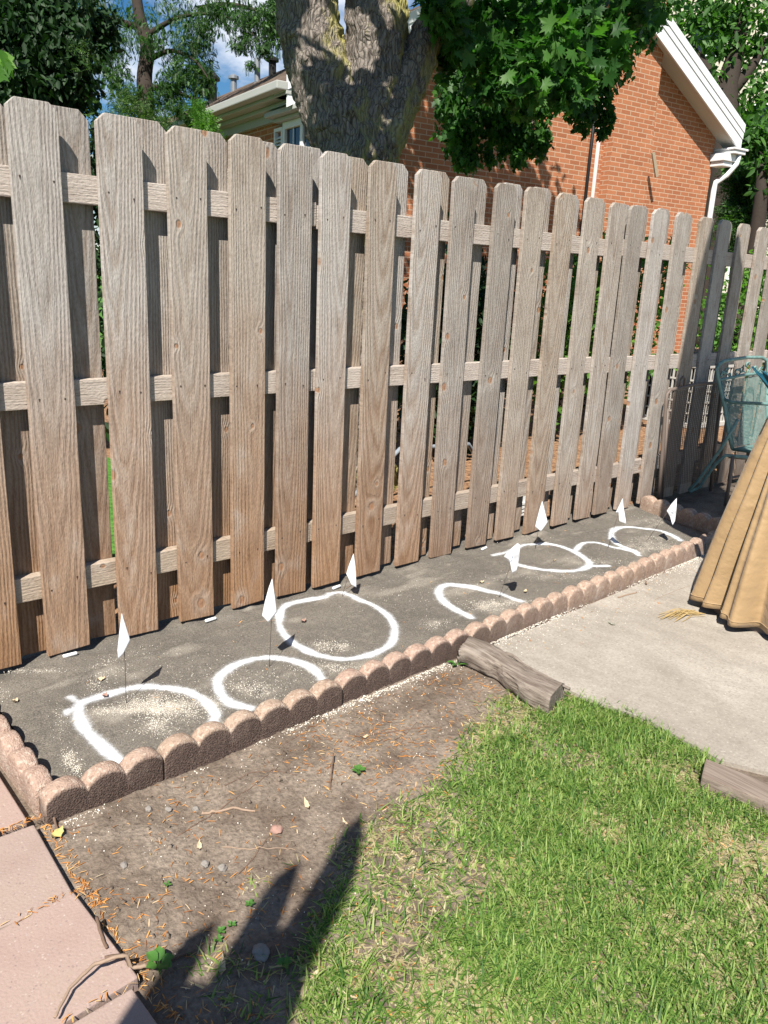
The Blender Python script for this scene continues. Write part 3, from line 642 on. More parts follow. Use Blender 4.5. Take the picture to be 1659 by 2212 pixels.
for (bx, by), pts, lab, sgn, ink in flags:
    bz = -0.02
    root = empty('marker_flag', (bx, by, bz), 0, lab, 'marker flag', FG)
    tip = pts[0]
    C0 = M.translation; nv_ = Vector((C0.x - bx, C0.y - by, 0)).normalized(); hv = Vector((-nv_.y, nv_.x, 0)); B0 = Vector((bx, by, bz))
    def onplane(q):
        d_ = Vector((q[0], by, q[1])) - C0; p = C0 + d_ * ((B0 - C0).dot(nv_) / d_.dot(nv_)) - B0
        return (p.dot(hv), p.z)
    P2 = np.array([onplane(q) for q in pts]); tip = P2[0]
    c = np.mean(P2, 0)
    bow = 0.30 if ink else 0.16
    out = []
    for i in range(len(P2)):
        for t in np.linspace(0, 1, 5, endpoint=False): out.append(P2[i] * (1 - t) + P2[(i + 1) % len(P2)] * t)
    out = np.array(out); V = []; f = []; nr = 6; no = len(out)
    ax = tip - c; ax /= np.linalg.norm(ax); px_ = np.array([-ax[1], ax[0]])
    def yoff(p):
        s_ = (p - c) @ px_; l_ = (p - c) @ ax
        return -bow * abs(s_) - 0.12 * l_ + (0.005 * math.sin(l_ * 70 + s_ * 40) if ink else 0.002 * math.sin(l_ * 40))
    def V3(p, o=0.0): return tuple(hv * p[0] + nv_ * (yoff(p) + o) + Vector((0, 0, p[1])))
    for q in range(1, nr + 1):
        for p in out: V.append(V3(c + (p - c) * q / nr))
    V.append(V3(c)); ci = len(V) - 1
    for i in range(no): f.append((ci, i, (i + 1) % no))
    for q in range(nr - 1):
        for i in range(no): f.append((q * no + i, (q + 1) * no + i, (q + 1) * no + (i + 1) % no, q * no + (i + 1) % no))
    me = mesh('flag', V, f, [M_flag], smooth=True); fo = link('flag', me, root)
    md = fo.modifiers.new('thick', 'SOLIDIFY'); md.thickness = 0.0005
    mb = MB(); b0 = Vector((0, 0, -0.02)); b1 = Vector(V3(c + (tip - c) * .9, -.0015))
    mb.poly([b0, b0.lerp(b1, .5) + Vector((0.003, 0.0, 0)), b1], 6, 0, 0.0011); mb.build('wire', M_wire, root, smooth=True)
    if ink:
        mb = MB(); rr = random.Random(int(bx * 100))
        for q in range(3):
            st = c + ax * (0.022 - 0.017 * q) + px_ * 0.004
            strokes = []
            for j in range(4):
                p = st + px_ * rr.uniform(-.006, .006) - ax * (j * 0.0035) 
                strokes.append(V3(p, .0012))
            mb.poly(strokes, 4, 0, 0.0007)
        mb.build('print', M_ink, fo)

# ------------------------------------------------------------------ small litter: white grit, needles and bark
def px2soil(u, v, z=-0.03): return px2bed(u, v, z)
m = Mat('white_grit', 0.9, 0.2); rv = m.n('NewGeometry').outputs['Random Per Island']
m.color(m.ramp(rv, (0, (0.50, 0.44, 0.35)), (0.4, (0.68, 0.62, 0.52)), (1, (0.80, 0.77, 0.70)))); M_grit = m.m
octv = np.array([(1, 0, 0), (-1, 0, 0), (0, 1, 0), (0, -1, 0), (0, 0, 1), (0, 0, -1)], float) * np.array([1, .85, .75]); octf = np.array([(0, 2, 4), (2, 1, 4), (1, 3, 4), (3, 0, 4), (2, 0, 5), (1, 2, 5), (3, 1, 5), (0, 3, 5)])
gp = []; gs = []
for (cu, cv), su, sv, nn in GR:
    for _ in range(int(nn * 1.7)):
        u = cu + RNG.normal() * su; v = cv + RNG.normal() * sv
        p = px2bed(u, v)
        if p[1] > -0.775 + 0.037 * (p[0] - 1) and p[1] < 0.05 and p[0] > 0.99: gp.append((p[0], p[1], float(fab_z(p[0], p[1])) + 0.0006)); gs.append(RNG.uniform(0.0007, 0.0021) * (1.35 if RNG.random() < .12 else 1))
# line of washed-out grit along the foot of the edging
for _ in range(5200):
    x_ = RNG.uniform(0.95, 4.5); 
    d_ = abs(RNG.normal()) * 0.012 + (abs(RNG.normal()) * 0.05 if RNG.random() < .16 else 0)
    if x_ < 1.25 and RNG.random() < .5: d_ *= .6
    if fbm(np.array([x_]), np.array([0.5]), 3.5, 40)[0] + (0.15 if 1.9 < x_ < 2.4 else 0.0) < RNG.uniform(.28, .72): continue
    y_ = fy_(x_) - 0.006 - d_
    gp.append((x_, y_, (-0.0195 if x_ > 2.5 else float(soil_z(x_, y_))) + 0.001)); gs.append(RNG.uniform(0.0012, 0.0034))
for _ in range(500):   # stray grit and small pebbles over the soil
    x_ = RNG.uniform(0.92, 2.4); y_ = RNG.uniform(-1.6, -0.85); gp.append((x_, y_, float(soil_z(x_, y_)) + 0.001)); gs.append(RNG.uniform(0.001, 0.0028))
for _ in range(260):
    x_ = RNG.uniform(2.55, 4.4); y_ = fy_(x_) - 0.03 - abs(RNG.normal()) * 0.09; gp.append((x_, y_, -0.019)); gs.append(RNG.uniform(0.001, 0.0025))
V, F_ = scatter(octv, octf, np.array(gp), rbasis(len(gp)), np.array(gs))
tag(link('white_grit', mesh('white_grit', V, F_, [M_grit])), 'scattered white grit on the fabric and along the foot of the edging', kind='stuff')

m = Mat('needles', 0.8, 0.2); rv = m.n('NewGeometry').outputs['Random Per Island']
m.color(m.ramp(rv, (0, (0.22, 0.09, 0.035)), (0.3, (0.42, 0.17, 0.045)), (0.7, (0.60, 0.28, 0.08)), (0.9, (0.62, 0.40, 0.18)), (1, (0.5, 0.42, 0.3)))); M_need = m.m
nv = np.array([(-1, -.07, 0), (-.3, -.12, .05), (.4, -.11, .05), (1, -.04, 0), (1, .04, 0.01), (.4, .11, .07), (-.3, .12, .07), (-1, .07, .01)]); nf = np.array([(0, 1, 6, 7), (1, 2, 5, 6), (2, 3, 4, 5)])
lawn_poly = [(1.00, -2.9), (1.00, -1.80), (1.075, -1.64), (1.184, -1.514), (1.287, -1.437), (1.44, -1.375), (1.553, -1.275), (1.774, -1.290), (1.987, -1.180), (2.15, -1.11), (2.311, -1.10), (2.44, -1.20), (2.50, -1.215), (2.545, -1.45), (2.50, -1.69), (2.42, -1.70), (2.45, -2.0), (2.58, -2.4), (2.62, -2.9)]
N = 16000
x_ = RNG.uniform(0.9, 2.5, N); y_ = RNG.uniform(-1.95, -0.83, N)
den = np.clip(fbm(x_, y_, 5, 50, 3) * 1.6 - 0.3, 0.05, 1) * np.where(x_ > 1.6, 1.3, 0.7); den = np.where(y_ > -1.05, den * 1.25, den) * np.where((x_ > 1.95) & (y_ > -1.08), 1.6, 1)
den = np.where(inpoly(x_, y_, lawn_poly), 0.22, den)
k = (RNG.random(N) < den * 0.33) & (y_ < fy_(x_) - 0.012) & ~((x_ > 2.33) & (y_ < -0.8))
x_, y_ = x_[k], y_[k]
# wind-blown drifts against the pavers and in the corner of the bed
xe = 0.895 + np.abs(RNG.normal(size=420)) * 0.02; ye = RNG.uniform(-1.95, -0.82, 420)
xj = RNG.uniform(0.63, 0.9, 170); yj = np.where(RNG.random(170) < .6, -0.823, np.where(RNG.random(170) < .5, -1.11, -1.40)) + RNG.normal(size=170) * 0.006 + (xj - 0.74) * 0.03
x_ = np.concatenate([x_, xe]); y_ = np.concatenate([y_, ye])
z_ = soil_z(x_, y_) + 0.0025
x_ = np.concatenate([x_, xj]); y_ = np.concatenate([y_, yj]); z_ = np.concatenate([z_, np.full(170, 0.002)])
# a few on the fabric and on the patio
xf = RNG.uniform(1.0, 4.2, 60); yf = RNG.uniform(-0.7, -0.05, 60); x_ = np.concatenate([x_, xf]); y_ = np.concatenate([y_, yf]); z_ = np.concatenate([z_, fab_z(xf, yf) + 0.002])
xp = RNG.uniform(2.6, 4.2, 50); yp = fy_(xp) - 0.04 - np.abs(RNG.normal(size=50)) * 0.08; x_ = np.concatenate([x_, xp]); y_ = np.concatenate([y_, yp]); z_ = np.concatenate([z_, np.full(50, -0.018)])
n_ = len(x_)
V, F_ = scatter(nv, nf, np.stack([x_, y_, z_], 1), rbasis(n_, 0.22), np.stack([RNG.uniform(.0045, .0115, n_), RNG.uniform(.0045, .0115, n_), RNG.uniform(.006, .012, n_)], 1))
tag(link('orange_needles', mesh('orange_needles', V, F_, [M_need])), 'orange brown needles and bark bits strewn over the bare soil', kind='stuff')

# soil crumbs
N = 5000
x_ = RNG.uniform(0.9, 2.4, N); y_ = RNG.uniform(-2.1, -0.84, N)
k = (fbm(x_, y_, 6, 61, 3) > RNG.uniform(.3, .7, N)) & (y_ < fy_(x_) - 0.01) & ~((x_ > 2.33) & (y_ < -0.8)); x_, y_ = x_[k], y_[k]; n_ = len(x_)
V, F_ = scatter(octv, octf, np.stack([x_, y_, soil_z(x_, y_)], 1), rbasis(n_), RNG.gamma(2.0, 0.0013, n_) + 0.001)
tag(link('soil_crumbs', mesh('soil_crumbs', V, F_, [M_soil])), 'small brown crumbs of dry soil on the bare ground', kind='stuff')

# ------------------------------------------------------------------ lawn
m = Mat('grass_blades', 0.55, 0.35); rv = m.n('NewGeometry').outputs['Random Per Island']; dry = m.at('dry')
g = m.ramp(rv, (0, (0.04, 0.11, 0.02)), (0.3, (0.115, 0.225, 0.038)), (0.65, (0.22, 0.34, 0.07)), (1.0, (0.36, 0.43, 0.14)))
s_ = m.ramp(rv, (0, (0.36, 0.28, 0.15)), (0.6, (0.52, 0.44, 0.25)), (1.0, (0.62, 0.55, 0.34)))
c = m.mixc(dry, g, s_); m.color(c)
tr = m.n('BsdfTranslucent', Color=m.mixc(1.0, c, (1.1, 1.25, 0.6), 'MULTIPLY')); mxs = m.n('MixShader', i0=0.4, i1=m.b.outputs[0], i2=tr.outputs[0]); m.t.links.new(mxs.outputs[0], m.out.inputs[0])
M_grass = m.m
def blades(n, xr, yr, poly, dens, hmin, hmax, dryp, name, lab, lie=0.0):
    bx = RNG.uniform(*xr, n); by = RNG.uniform(*yr, n)
    k = RNG.random(n) < dens(bx, by)
    if poly is not None: k &= inpoly(bx + RNG.normal(size=n) * .018, by + RNG.normal(size=n) * .018, poly)
    bx, by = bx[k], by[k]; n = len(bx)
    h = RNG.uniform(hmin, hmax, n) * (0.7 + 0.6 * fbm(bx, by, 7, 70, 2))
    wv = RNG.gamma(6.0, 0.00022, n) + 0.0003
    hd = RNG.uniform(0, 2 * np.pi, n) + (fbm(bx, by, 6, 72, 2) - .5) * 5
    dryv = (RNG.random(n) < dryp(bx, by)).astype(float)
    lean = np.abs(RNG.normal(0.6, 0.5, n)); bend = RNG.uniform(0.4, 1.9, n)
    lean = np.where(dryv > 0, lean + 0.7, lean); h = np.where(dryv > 0, h * 0.75, h)
    segs = 4; cx, cy, cz = bx.copy(), by.copy(), soil_z(bx, by) - 0.004
    sx, sy = -np.sin(hd), np.cos(hd); rows = []
    ang = lean.copy()
    for s in range(segs + 1):
        t = s / segs; wd = wv * (1 - t ** 1.6) + 0.0001
        rows.append(np.stack([np.stack([cx - sx * wd, cy - sy * wd, cz], 1), np.stack([cx + sx * wd, cy + sy * wd, cz], 1)], 1))
        st = h / segs
        cx = cx + np.cos(hd) * np.sin(ang) * st; cy = cy + np.sin(hd) * np.sin(ang) * st; cz = cz + np.cos(ang) * st
        ang = np.minimum(ang + bend / segs, 2.0); 
    V = np.stack(rows, 1).reshape(-1, 3)
    g0 = soil_z(V[:, 0], V[:, 1]); V[:, 2] = np.maximum(V[:, 2], g0 + 0.001)
    base = (np.arange(n) * (segs + 1) * 2)[:, None, None]
    q = np.array([[2 * s, 2 * s + 1, 2 * s + 3, 2 * s + 2] for s in range(segs)])[None]
    F_ = (base + q).reshape(-1, 4)
    me = mesh(name, V, F_, [M_grass], smooth=True); attr(me, 'dry', np.repeat(dryv, (segs + 1) * 2))
    return tag(link(name, me), lab, kind='stuff')
def d_main(a, b):
    e = fbm(a, b, 4.5, 80, 3); v = np.clip((e - 0.22) * 4.0, 0.45, 1)
    # thin and patchy towards the bare soil
    dist = np.clip((a - (1.0 + 1.1 * np.clip((b + 1.9) / 0.75, 0, 1.3))) / 0.35, 0.0, 1)
    return v * (0.45 + 0.55 * dist)
def p_dry(a, b): return np.clip(0.28 + (fbm(a, b, 6, 90, 3) - 0.45) * 1.4 + 0.35 * (np.clip(2.0 - a, 0, 1)) * np.clip(b + 1.75, 0, 1), 0.06, 0.85) * np.clip(1.4 - (a - 1.7) * 0.6, 0.45, 1)
blades(175000, (0.95, 2.66), (-2.45, -1.05), lawn_poly, d_main, 0.018, 0.050, p_dry, 'lawn_grass', 'patchy green and straw coloured lawn grass')
blades(9000, (0.92, 2.7), (-2.9, -2.45), lawn_poly, lambda a, b: np.full(len(a), 0.8), 0.03, 0.06, p_dry, 'lawn_grass', 'patchy green lawn grass below the picture')
blades(5200, (0.98, 1.55), (-1.9, -1.28), None, lambda a, b: np.clip((fbm(a, b, 9, 95, 2) - 0.52) * 5, 0, 1) * 0.6, 0.02, 0.05, lambda a, b: np.full(len(a), .45), 'sparse_grass', 'sparse grass tufts coming up through the soil')
blades(240, (2.2, 2.45), (-1.14, -1.04), None, lambda a, b: np.full(len(a), 0.7), 0.02, 0.05, lambda a, b: np.full(len(a), .35), 'sparse_grass', 'grass blades growing under the log')

# ------------------------------------------------------------------ twigs, stones, weeds, dry leaves
M_twig = simple('twig_bark', (0.16, 0.105, 0.075), 0.9, 0.15, var=0.35, sc=60)
M_twigl = simple('pale_twig', (0.30, 0.215, 0.155), 0.9, 0.15, var=0.25, sc=60)
M_stone = simple('grey_stone', (0.24, 0.215, 0.19), 0.9, 0.2, var=0.3, sc=40)
M_pinkstone = simple('reddish_stone', (0.33, 0.20, 0.16), 0.9, 0.2, var=0.25, sc=40)
m = Mat('dry_leaf', 0.8, 0.2); m.color(m.mixc(m.noise(m.coord(), 50, 4), (0.42, 0.30, 0.17), (0.62, 0.52, 0.37))); M_dry = m.m
m = Mat('weed_leaf', 0.5, 0.4); c_ = m.mixc(m.noise(m.coord(), 40, 3), (0.05, 0.15, 0.025), (0.11, 0.26, 0.05)); m.color(c_); tr = m.n('BsdfTranslucent', Color=c_); mxs = m.n('MixShader', i0=0.3, i1=m.b.outputs[0], i2=tr.outputs[0]); m.t.links.new(mxs.outputs[0], m.out.inputs[0]); M_weed = m.m
def twig(px, r0, r1, mat_, lab, lift=None, name='twig', z=-0.028):
    P3 = []
    pts = [px2soil(*p, z=z) for p in px]
    N_ = 14; out = []
    arr = np.array(pts); d = np.concatenate([[0], np.cumsum(np.linalg.norm(np.diff(arr, axis=0), axis=1))]); d /= d[-1]
    t = np.linspace(0, 1, N_ * (len(px) - 1) // 2 + 6); X = np.interp(t, d, arr[:, 0]); Y = np.interp(t, d, arr[:, 1])
    lf = np.interp(t, np.linspace(0, 1, len(lift)), lift) if lift else np.zeros(len(t))
    for i in range(len(t)):
        jx = mnoise.noise(Vector((X[i] * 60, Y[i] * 60, 1))) * 0.0018; jy = mnoise.noise(Vector((X[i] * 60, Y[i] * 60, 5))) * 0.0018
        on = 0.0 if X[i] < 0.885 else None
        gz = (0.0 if on is not None else (float(soil_z(X[i], Y[i])) if not (Y[i] > fy_(X[i])) else float(fab_z(X[i], Y[i]))))
        if X[i] > 2.5: gz = -0.02
        P3.append((X[i] + jx, Y[i] + jy, gz + lf[i] + (r0 + (r1 - r0) * t[i]) * 0.8))
    o0 = P3[0]
    mb = MB().poly([(a - o0[0], b - o0[1], c - o0[2]) for a, b, c in P3], 6, 0, [(r0 + (r1 - r0) * tt) * (1 + 0.15 * mnoise.noise(Vector((tt * 30, 2, 3)))) for tt in t])
    o = mb.build(name, mat_, None, smooth=True); o.location = o0; return tag(o, lab, 'twig')
twig([(435,1752),(480,1747),(505,1743),(552,1752)], .0042, .0028, M_twigl, 'thick pale brown stick lying on the soil in front of the bed')
twig([(775,1588),(830,1580),(900,1572),(955,1573)], .0022, .0014, M_twig, 'long thin dark twig on the needle-strewn soil below the largest circle')
twig([(512,1885),(545,1850),(575,1810),(610,1760)], .0016, .001, M_twig, 'straight dark twig running diagonally across the bare soil')
twig([(385,1800),(480,1740),(560,1690),(600,1655)], .0016, .0010, M_twig, 'very long dark stem crossing behind the thick stick')
twig([(712,1700),(716,1668),(720,1637)], .0026, .0018, M_twig, 'short upright dark twig near the little weed', [0, .01, .02])
twig([(480,1825),(540,1830),(600,1826),(640,1832)], .0016, .0010, M_twigl, 'pale thin stem lying on the soil above the shadow')
twig([(480,1698),(540,1668),(600,1662),(640,1672)], .0015, .0009, M_twig, 'thin curved dark twig in front of the edging')
twig([(725,1800),(748,1770),(770,1775),(782,1745),(800,1752)], .0012, .0007, M_twig, 'small forked dark rootlet at the tip of the tall shadow')
twig([(590,1475+60),(640,1517),(700,1490)], .0014, .0010, M_twig, 'thin dark strip along the white grit at the foot of the edging')
twig([(610,1605),(660,1580),(690,1545)], .0012, .0008, M_twig, 'fine twig on the soil below the joint of the edging')
twig([(850,1600),(880,1580),(900,1560)], .0012, .0008, M_twig, 'fine dark twig on the orange needles near the lawn')
twig([(118,2200),(150,2140),(205,2095),(245,2082),(318,2067)], .0026, .0042, M_twigl, 'curved bare branch lying across the pink pavers', [.01, .012, .02, .022, .018], z=0.01)
twig([(230,2105),(290,2090),(360,2075),(420,2055)], .0040, .0028, M_twig, 'dark stick lying on the soil beside the curved branch', [.008, .006, .004, .002])
twig([(205,1985),(222,2050),(232,2075)], .0036, .003, M_twig, 'dark stick wedged along the edge of the pink pavers')
twig([(85,1715),(110,1760),(125,1800)], .0045, .003, M_twig, 'dark stick in the gap between pavers and corner edging', [.012, .008, .002])
twig([(135,1795),(170,1785),(205,1780)], .002, .0012, M_twig, 'short thin twig at the foot of the corner edging block')
twig([(1335,1292),(1350,1287),(1375,1281)], .0035, .003, M_twigl, 'short thick twig on the patio in front of the edging', z=-.02)
twig([(1415,1295),(1450,1280),(1490,1265)], .0008, .0006, M_twigl, 'hair-thin stem on the patio near the tan cover', z=-.02)
twig([(875,1455),(920,1448),(960,1440)], .0016, .001, M_twig, 'thin twig on the soil left of the log end')
twig([(745,1280),(765,1268),(790,1262)], .0014, .001, M_twigl, 'straw-coloured stem on the fabric under the flag by the fence')
twig([(560,1352),(580,1348),(596,1346)], .0014, .001, M_twigl, 'straw-coloured stem on the fabric under the kite-shaped flag')
twig([(398,1342),(402,1355),(400,1365)], .0022, .001, M_twigl, 'pale splinter sticking out under the fourth board', [.02, .01, 0])
def stone(u, v, r, mat_, lab, z=-0.03, sq=.6):
    bm = bmesh.new(); bmesh.ops.create_icosphere(bm, subdivisions=3, radius=1)
    sd_ = RNG.uniform(0, 100)
    for vv in bm.verts:
        p = vv.co.copy(); q = 1 + 0.35 * mnoise.noise(p * 1.3 + Vector((sd_, 0, 0))) + 0.1 * mnoise.noise(p * 4 + Vector((0, sd_, 0)))
        vv.co = Vector((p.x * q * r, p.y * q * r * .8, p.z * q * r * sq))
    me = bpy.data.meshes.new('stone'); bm.to_mesh(me); bm.free(); me.materials.append(mat_)
    p = px2soil(u, v, z); o = link('stone', me, None, (p[0], p[1], float(soil_z(p[0], p[1])) + r * sq * .45)); o.rotation_euler = (0, 0, RNG.uniform(0, 6)); return tag(o, lab, 'stone')
stone(597, 1792, .017, M_pinkstone, 'reddish flat stone in the middle of the bare soil')
stone(845/2+0, 1745+0, .0001 + .009, M_stone, 'small grey pebble left of the thick stick')
stone(321, 1746, .010, M_stone, 'pale pebble near the corner edging block')
stone(364, 1745, .010, M_stone, 'round grey pebble on the dark soil, right of a similar one')
stone(442, 1865, .011, M_stone, 'grey pebble on the cracked soil above the sprouting weeds')
stone(480, 1871, .012, M_stone, 'larger grey pebble on the cracked soil above the sprouting weeds')
stone(563, 2058, .020, M_stone, 'grey speckled stone lying inside the big shadow')
stone(268, 1872, .009, M_stone, 'small pebble beside the pink pavers')
def lobed(n, L_, W_):
    return [(0, 0, 0)] + [(L_ * t, W_ * math.sin(math.pi * t ** .8) * s_, 0.15 * L_ * math.sin(math.pi * t)) for s_, rng_ in ((1, np.linspace(.08, 1, n)), (-1, np.linspace(.92, .08, n - 1))) for t in rng_]
def weed(u, v, n, L_, lab, z=-0.03, stem=0.0, wide=.36):
    p = px2soil(u, v, z); root = empty('weed', (p[0], p[1], float(soil_z(p[0], p[1])) if p[0] < 2.5 else -.02), 0, lab, 'weed')
    a0 = RNG.uniform(0, 6)
    for i in range(n):
        mb = MB(); out = lobed(6, L_ * RNG.uniform(.75, 1.1), L_ * wide); a_ = a0 + i * 2 * math.pi / n * (1 + .1 * RNG.normal()); hz = stem * RNG.uniform(.4, 1) + .006
        c_, s_ = math.cos(a_), math.sin(a_); vs2 = [((.15 * L_ + X_) * c_ - Y_ * s_, (.15 * L_ + X_) * s_ + Y_ * c_, hz + Z_ + X_ * .25) for X_, Y_, Z_ in out]
        mid = len(vs2); vs2.append(tuple(np.mean(np.array(vs2), 0) - np.array([0, 0, .002])))
        mb.add(vs2, [(mid, k, (k + 1) % mid) for k in range(mid)])
        o = mb.build('leaf', M_weed, root, smooth=True)
        mbs = MB().poly([(0, 0, 0), (.08 * L_ * c_, .08 * L_ * s_, hz * .6), (.17 * L_ * c_, .17 * L_ * s_, hz)], 5, 0, .0008); mbs.build('stem', M_weed, root)
weed(775, 1668, 6, .020, 'small round-leaved green weed alone on the soil near the lawn', stem=.008)
weed(988, 1437, 6, .036, 'green rosette weed at the inner end of the log', wide=.22)
weed(540, 1955, 5, .011, 'tiny green sprout on the soil between two shadows')
weed(478, 2010, 6, .011, 'small clover-like sprout beside the middle shadow')
weed(500, 1957+40, 4, .010, 'tiny green seedling left of the middle shadow')
weed(345, 2105, 6, .028, 'broad-leaved green weed at the corner of the pink pavers', stem=.03, wide=.42)
weed(612, 2090, 6, .016, 'green sprout inside the big shadow', stem=.012)
weed(472, 2030, 4, .010, 'tiny sprout below the clover-like sprout')
weed(362, 1920, 4, .009, 'tiny green sprout on the soil near the pavers')
def dryleaf(u, v, L_, W_, lab, z=-0.03, rot=None, mat_=None, on=None):
    p = px2soil(u, v, z); mb = MB(); n_ = 8; vs2 = []
    for i in range(n_ + 1):
        t = i / n_
        for s_ in (-1, 0, 1): vs2.append((L_ * (t - .5), s_ * W_ * math.sin(math.pi * min(1, t * .96 + .02)) * (1 + .2 * math.sin(t * 20)), .16 * L_ * (t - .5) ** 2 * 4 + abs(s_) * W_ * .45 + .002 * math.sin(t * 13)))
    f = []
    for i in range(n_):
        for j in range(2): f.append((i * 3 + j, (i + 1) * 3 + j, (i + 1) * 3 + j + 1, i * 3 + j + 1))
    mb.add(vs2, f); o = mb.build('dry_leaf', mat_ or M_dry, None, smooth=True)
    zz0 = on if on is not None else float(soil_z(p[0], p[1])); o.location = (p[0], p[1], zz0 + .003); o.rotation_euler = (RNG.normal() * .15, RNG.normal() * .15, rot if rot is not None else RNG.uniform(0, 6)); return tag(o, lab, 'dry leaf')
dryleaf(663, 1700 - 40 + 78, .045, .006, 'narrow tan dry leaf on the soil', rot=1.2)
dryleaf(790, 1591, .055, .005, 'long pale dry leaf curled beside the needle pile', rot=.1)
dryleaf(610, 1553 - 70 + 25, .06, .006, 'pale curled dry leaf against the foot of the edging', rot=.5)
dryleaf(664, 2120, .06, .008, 'tan dry leaf lying inside the big shadow')
dryleaf(1000 * 0 + 655, 2150, .05, .006, 'curled brown dry leaf at the right edge of the shadow')
dryleaf(960 * 0 + 745, 2155, .055, .008, 'pale dry leaf on the thin grass right of the shadow')
dryleaf(480, 2090, .05, .007, 'long tan dry leaf standing in the gap between shadows', rot=1.0)
dryleaf(430, 1828, .035, .006, 'twisted dry leaf beside the reddish stone', rot=1.1)
dryleaf(70, 1725, .05, .014, 'whitish crumpled dry leaf in the gap by the corner block', rot=1.6, mat_=simple('pale_leaf', (.58, .53, .44), .8, var=.2))
dryleaf(125, 1810, .04, .012, 'yellowish dry leaf at the corner of the bed', rot=.6, mat_=simple('yellow_leaf', (.50, .40, .14), .7, var=.2))
dryleaf(745, 1775 - 25 + 25, .03, .004, 'tiny dry leaf by the lawn edge')
dryleaf(1320, 1350, .035, .006, 'small silvery green leaf lying on the patio', z=-.02, on=-.02, mat_=simple('silver_leaf', (.36, .40, .28), .6, var=.2))
dryleaf(1395, 1262, .04, .005, 'dark narrow leaf on the patio by the edging', z=-.02, on=-.02, mat_=M_twig)
dryleaf(218, 1471, .028, .008, 'tan bark flake on the fabric behind the nearest ring', z=-.014, on=-.012, rot=.1)
dryleaf(33, 1518, .025, .009, 'orange bark flake on the fabric by the left edging', z=-.014, on=-.012, rot=.8)
dryleaf(227, 1506, .022, .009, 'reddish bark flake lying on the nearest painted ring', z=-.014, on=-.012, rot=.6, mat_=M_pinkstone)
dryleaf(656, 1344, .03, .008, 'curled rusty leaf scrap inside the largest painted circle', z=-.014, on=-.012, mat_=M_pinkstone)
dryleaf(1040, 1260, .03, .007, 'orange leaf scrap behind the half ring by the log', z=-.014, on=-.012, rot=0.)
dryleaf(1135, 1280, .022, .008, 'orange leaf scrap beside the shadow in the half ring', z=-.014, on=-.012)
dryleaf(1197, 1213, .035, .004, 'pale splinter inside the oval ring', z=-.014, on=-.012, rot=.1)
# white plastic pegs under the boards
M_white = simple('white_plastic', (.80, .80, .78), .45, .4)
for (xa, ya, lab) in ((1.262, -.018, 'short white plastic peg under the second full fence board'), (1.795, -.022, 'short white plastic peg under the fourth full fence board'), (2.395, -.03, 'short white plastic peg under the seventh full fence board'), (0.99, -.02, 'short white plastic peg at the left end of the bed'), (3.345, -.02, 'short white plastic peg by the middle of the fence')):
    mb = MB().poly([(-.024, 0, 0), (-.02, 0, 0), (.02, 0.001, 0), (.024, 0.001, 0)], 10, 0, [.005, .0065, .0065, .005]); o = mb.build('plastic_peg', M_white, None, smooth=True)
    o.location = (xa, ya, float(fab_z(xa, ya)) + .007); o.rotation_euler = (0, 0, prng.uniform(-.1, .25)); tag(o, lab, 'plastic peg')
# fibres of straw by the tan cover
m = Mat('straw', .8); m.color((.45, .32, .14)); M_straw = m.m
mb = MB()
for k in range(38):
    a_ = 2.62 + RNG.normal() * .12; l_ = RNG.uniform(.08, .2); o_ = RNG.normal(size=2) * .012
    mb.poly([(o_[0], o_[1], .003), (o_[0] + math.cos(a_) * l_ * .5, o_[1] + math.sin(a_) * l_ * .5, RNG.uniform(.004, .02)), (o_[0] + math.cos(a_ + .2) * l_, o_[1] + math.sin(a_ + .2) * l_, .004)], 4, 0, .0012)
o = mb.build('straw_tuft', M_straw, None); o.location = (3.50, -1.10, -.02); tag(o, 'tuft of tan straw fibres lying at the hem of the tan cover', 'straw tuft')

# ------------------------------------------------------------------ patio chairs
def expanded_metal(mb, A, B, C_, D_, nu, nv_, r=0.0016):
    """diamond mesh between corners A(top left) B(top right) C(bottom right) D(bottom left)"""
    A, B, C_, D_ = map(Vector, (A, B, C_, D_))
    def P(u, v):
        p = A.lerp(B, u).lerp(D_.lerp(C_, u), v); s_ = math.sin(math.pi * u) * math.sin(math.pi * v)
        nrm = (B - A).cross(D_ - A).normalized(); return p + nrm * 0.018 * s_
    for i in range(nu):
        for k in (0, 1):
            pts = []
            for j in range(nv_ + 1):
                o = 0.5 if (j + k) % 2 else 0.0
                pts.append(P(min(1, (i + o + 0.02) / nu), j / nv_))
            mb.poly(pts, 4, 0, r, cap=False)
m = Mat('green_chair_paint', .45, .4); m.color(m.mixc(m.ramp(m.noise(m.coord(), 30, 5), (.4, 0.), (.7, 1.)), (0.13, 0.235, 0.215), (0.21, 0.33, 0.30))); M_chair = m.m
m = Mat('brown_chair_paint', .55, .35); m.color((0.15, 0.115, 0.095)); M_brown = m.m
CG = 'wrought iron patio chairs by the fence'
o0 = Vector((5.5, -0.25, -0.02))
def cc(*p): return [tuple(Vector(q) - o0) for q in p]
ch = empty('patio_chair', o0, 0, 'green wrought iron mesh-back patio chair standing by the fence at the far right', 'patio chair', CG)
mb = MB().poly(cc((5.400,-.245,.335),(5.375,-.215,.43),(5.345,-.165,.62),(5.296,-.13,.763),(5.272,-.12,.83),(5.29,-.12,.862),(5.34,-.12,.879),(5.45,-.12,.887),(5.65,-.12,.895),(5.86,-.12,.89),(5.94,-.12,.87),(5.965,-.13,.80),(5.945,-.165,.62),(5.90,-.245,.335)), 8, 0, .0115)
mb.poly(cc((5.289,-.13,.763),(5.6,-.135,.785),(5.955,-.13,.785)), 8, 0, .010); mb.poly(cc((5.336,-.13,.755),(5.378,-.168,.60),(5.425,-.235,.36)), 6, 0, .006)
mb.build('back_frame', M_chair, ch, smooth=True)
